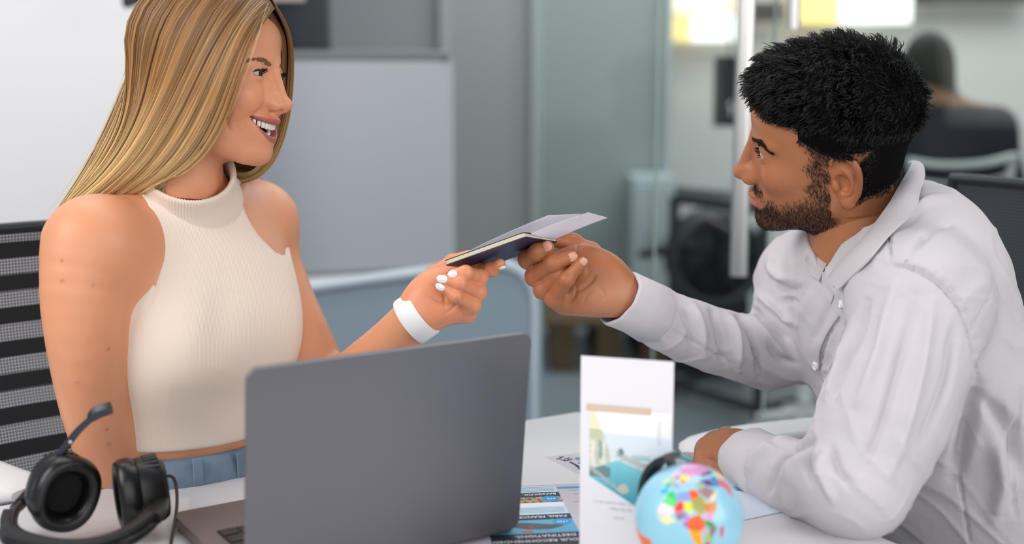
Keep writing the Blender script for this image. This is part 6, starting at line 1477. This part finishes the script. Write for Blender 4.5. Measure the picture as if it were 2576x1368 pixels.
for bx, by in ((2112, 763), (2048, 922)):
    p, n_ = on_shirt(bx, by); R = np.array(Vector(n_).to_track_quat('Z', 'Y').to_matrix()); v = MB()
    v.lathe([(0.0003, 0.0012), (0.0032, 0.0012), (0.0038, 0.0022), (0.0050, 0.0022), (0.0056, 0.0010), (0.0056, -0.001)], 20, R, p + n_ * 0.001)
    b_ = v.build('button', M_BUTTON, man, True)
# dark trousers under the table
tv_ = Vol((0.05, 1.0, 0.38), (0.95, 1.95, 0.72), 0.008, pad=0.05)
hp = ma(2490, 1480, 1.58)
tv_.ell(hp, (0.14, 0.17, 0.12), R=MT)
for s in (-1, 1): tv_.chain([hp + m_l * s * 0.09 - [0, 0, 0.02], hp + m_f * 0.24 + m_l * s * 0.11 - [0, 0, 0.03], hp + m_f * 0.44 + m_l * s * 0.12 - [0, 0, 0.03]], [0.09, 0.085, 0.07], 0.03)
TV, TF = tv_.mesh(smooth=2); mesh_np('trousers', TV, TF, mat('navy_trouser_cloth', srgb(40, 44, 56), 0.9), man)

M_SEAM = mat('grey_seam_thread', srgb(172, 172, 182), 0.8)
for line in ([(2110, 800), (2092, 826), (2078, 855), (2066, 890), (2062, 925), (2066, 955), (2078, 985)], [(2234, 566), (2236, 590), (2238, 615), (2240, 640)], [(2096, 716), (2092, 740), (2088, 765)]):
    P = np.array([on_shirt(a, b)[0] + on_shirt(a, b)[1] * 0.0004 for a, b in line]); MB().tube(catmull(P, 24), 0.0007, 6).build('seam', M_SEAM, man, True)

# ================================================================== MESH CHAIRS OF THE TWO PEOPLE IN FRONT
def mesh_cloth(name, colA, colB, stripe_z, freq):
    """woven see-through mesh: small square holes, optional grey bands"""
    m = bpy.data.materials.new(name); m.use_nodes = True; nt = m.node_tree; L = nt.links; p = nt.nodes['Principled BSDF']; p.inputs['Roughness'].default_value = 0.6
    uv = nt.nodes.new('ShaderNodeAttribute'); uv.attribute_name = 'col'; sp = nt.nodes.new('ShaderNodeSeparateColor'); L.new(uv.outputs['Color'], sp.inputs[0])
    def mth(op, a, b=None):
        n = nt.nodes.new('ShaderNodeMath'); n.operation = op
        for i, q in enumerate((a, b)):
            if q is None: continue
            if isinstance(q, (int, float)): n.inputs[i].default_value = q
            else: L.new(q, n.inputs[i])
        return n.outputs[0]
    u = mth('MULTIPLY', sp.outputs[0], freq); v = mth('MULTIPLY', sp.outputs[1], freq)
    hole = mth('MULTIPLY', mth('GREATER_THAN', mth('SINE', u), -0.45), mth('GREATER_THAN', mth('SINE', v), -0.45))
    if stripe_z:
        st = mth('GREATER_THAN', mth('SINE', mth('MULTIPLY', sp.outputs[1], stripe_z)), 0.0)
        cm = nt.nodes.new('ShaderNodeMix'); cm.data_type = 'RGBA'; cm.inputs[6].default_value = (*colA, 1); cm.inputs[7].default_value = (*colB, 1)
        L.new(mth('MULTIPLY', st, mth('SUBTRACT', 1.0, mth('MULTIPLY', hole, 0.0))), cm.inputs[0])
        dk = nt.nodes.new('ShaderNodeMix'); dk.data_type = 'RGBA'; dk.inputs[7].default_value = (0.02, 0.02, 0.022, 1); L.new(cm.outputs[2], dk.inputs[6]); L.new(mth('SUBTRACT', 1.0, hole), dk.inputs[0])
        bn_ = nt.nodes.new('ShaderNodeMix'); bn_.data_type = 'RGBA'; L.new(st, bn_.inputs[0]); bn_.inputs[6].default_value = (*colA, 1); L.new(dk.outputs[2], bn_.inputs[7]); L.new(bn_.outputs[2], p.inputs['Base Color'])
    else:
        cm = nt.nodes.new('ShaderNodeMix'); cm.data_type = 'RGBA'; cm.inputs[6].default_value = (*colA, 1); cm.inputs[7].default_value = (*colB, 1); L.new(hole, cm.inputs[0]); L.new(cm.outputs[2], p.inputs['Base Color'])
    return m
def mesh_chair(name, label, origin, fwd, back_c, bw, bh, m_mesh, arm_pts):
    f = nrm(fwd); l = np.cross((0, 0, 1), f); r = empty(name, (origin[0], origin[1], 0)); tag(r, label, 'chair')
    up = nrm(np.array([0, 0, 1.0]) - f * 0.16); n = 40; V = []; C = []
    for i in range(n):
        for j in range(n):
            s, t = i / (n - 1) * 2 - 1, j / (n - 1) * 2 - 1
            w = bw * (1 - 0.10 * max(t, 0) ** 3); p = back_c + l * (s * w) + up * (t * bh) + f * (0.05 * s * s + 0.03 * t * t - 0.02); V.append(p); C.append((s * w, t * bh, 0))
    V = np.array(V); I = (np.arange(n - 1)[:, None] * n + np.arange(n - 1)[None]).ravel(); F = np.stack([I, I + n, I + n + 1, I + 1], 1); q = len(V); V2 = np.vstack([V, V - f * 0.003])
    o = mesh_np('mesh_back', V2, np.vstack([F, F[:, ::-1] + q]), m_mesh, None, True, np.vstack([C, C]) + [1.0, 1.0, 0]); adopt(o, r)
    G = V.reshape(n, n, 3); rim = np.vstack([G[:, 0], G[-1, 1:], G[-2::-1, -1], G[0, -2:0:-1], G[:1, 0]])
    adopt(MB().tube(rim, 0.008, 8).build('back_frame', mat('dark_frame_plastic', srgb(40, 44, 50), 0.5), None, True), r)
    adopt(MB().box(np.array([origin[0], origin[1], 0.455]), (0.46, 0.46, 0.07), 0.03, R=np.stack([f, l, (0, 0, 1)], 1)).build('seat', mat('black_seat_fabric', (0.015, 0.015, 0.017), 0.9), None), r)
    sp_ = np.array([origin[0], origin[1], 0]); adopt(MB().tube([sp_ + [0, 0, 0.09], sp_ + [0, 0, 0.43]], 0.028, 12).build('gas_post', M_ALU, None, True), r)
    adopt(MB().tube(catmull(np.array([sp_ - f * 0.10 + [0, 0, 0.42], sp_ - f * 0.26 + [0, 0, 0.46], back_c - up * bh * 0.7 - f * 0.08, back_c - f * 0.085]), 16), 0.02, 10).build('back_spine', M_WHITEP, None, True), r)
    for k in range(5):
        t_ = k * 2 * math.pi / 5; e_ = sp_ + [0.29 * math.cos(t_), 0.29 * math.sin(t_), 0.075]
        adopt(MB().tube([sp_ + [0, 0, 0.11], e_], [0.025, 0.016], 8).build('leg', M_WHITEP, None, True), r)
        adopt(MB().lathe([(0.001, -0.022), (0.028, -0.022), (0.03, 0), (0.028, 0.022), (0.001, 0.022)], 14, Ry, e_ - [0, 0, 0.045]).build('caster', M_BLK, None, True), r)
    for P in arm_pts:
        P = catmull(np.array(P), 14)
        adopt(MB().tube(P, [0.018, 0.03, 0.036, 0.038] + [0.038] * 7 + [0.036, 0.03, 0.02], 14, flat=(1.0, 0.30)).build('armrest', M_WHITEP, None, True), r)
        mid = P[4]; adopt(MB().tube([mid - [0, 0, 0.008], mid * [1, 1, 0] + [0, 0, 0.52], mid * [0.7, 0.7, 0] + sp_ * 0.3 + [0, 0, 0.43]], 0.014, 8).build('armrest_post', M_WHITEP, None, True), r)
    return r
M_MESHW = mesh_cloth('striped_mesh_fabric', srgb(30, 32, 34), srgb(226, 228, 236), 2 * math.pi / 0.0460, 2 * math.pi / 0.0043)
M_MESHM = mesh_cloth('dark_mesh_fabric', srgb(30, 34, 40), srgb(84, 90, 98), 0, 2 * math.pi / 0.0050)
wbk = at(60, 965, 1.70)
mesh_chair('mesh_chair', 'chair with a grey-and-black striped mesh back behind the blond person', wa(470, 1300, 1.60), nrm([0.66, -0.75, 0]), wbk, 0.24, 0.215, M_MESHW,
           [[at(-260, 1120, 1.50), at(-120, 1172, 1.46), at(0, 1218, 1.42), at(64, 1240, 1.40)]])
mbk = at(2640, 900, 1.72)
mesh_chair('mesh_chair', 'dark mesh-backed chair behind the bearded person with a white arm pad', ma(2480, 1400, 1.62), nrm([-0.96, -0.25, 0]), mbk, 0.24, 0.235, M_MESHM,
           [[onz(2200, 1068, 0.725), onz(2060, 1082, 0.725), onz(1900, 1100, 0.725), onz(1790, 1125, 0.725), onz(1752, 1150, 0.725)]])
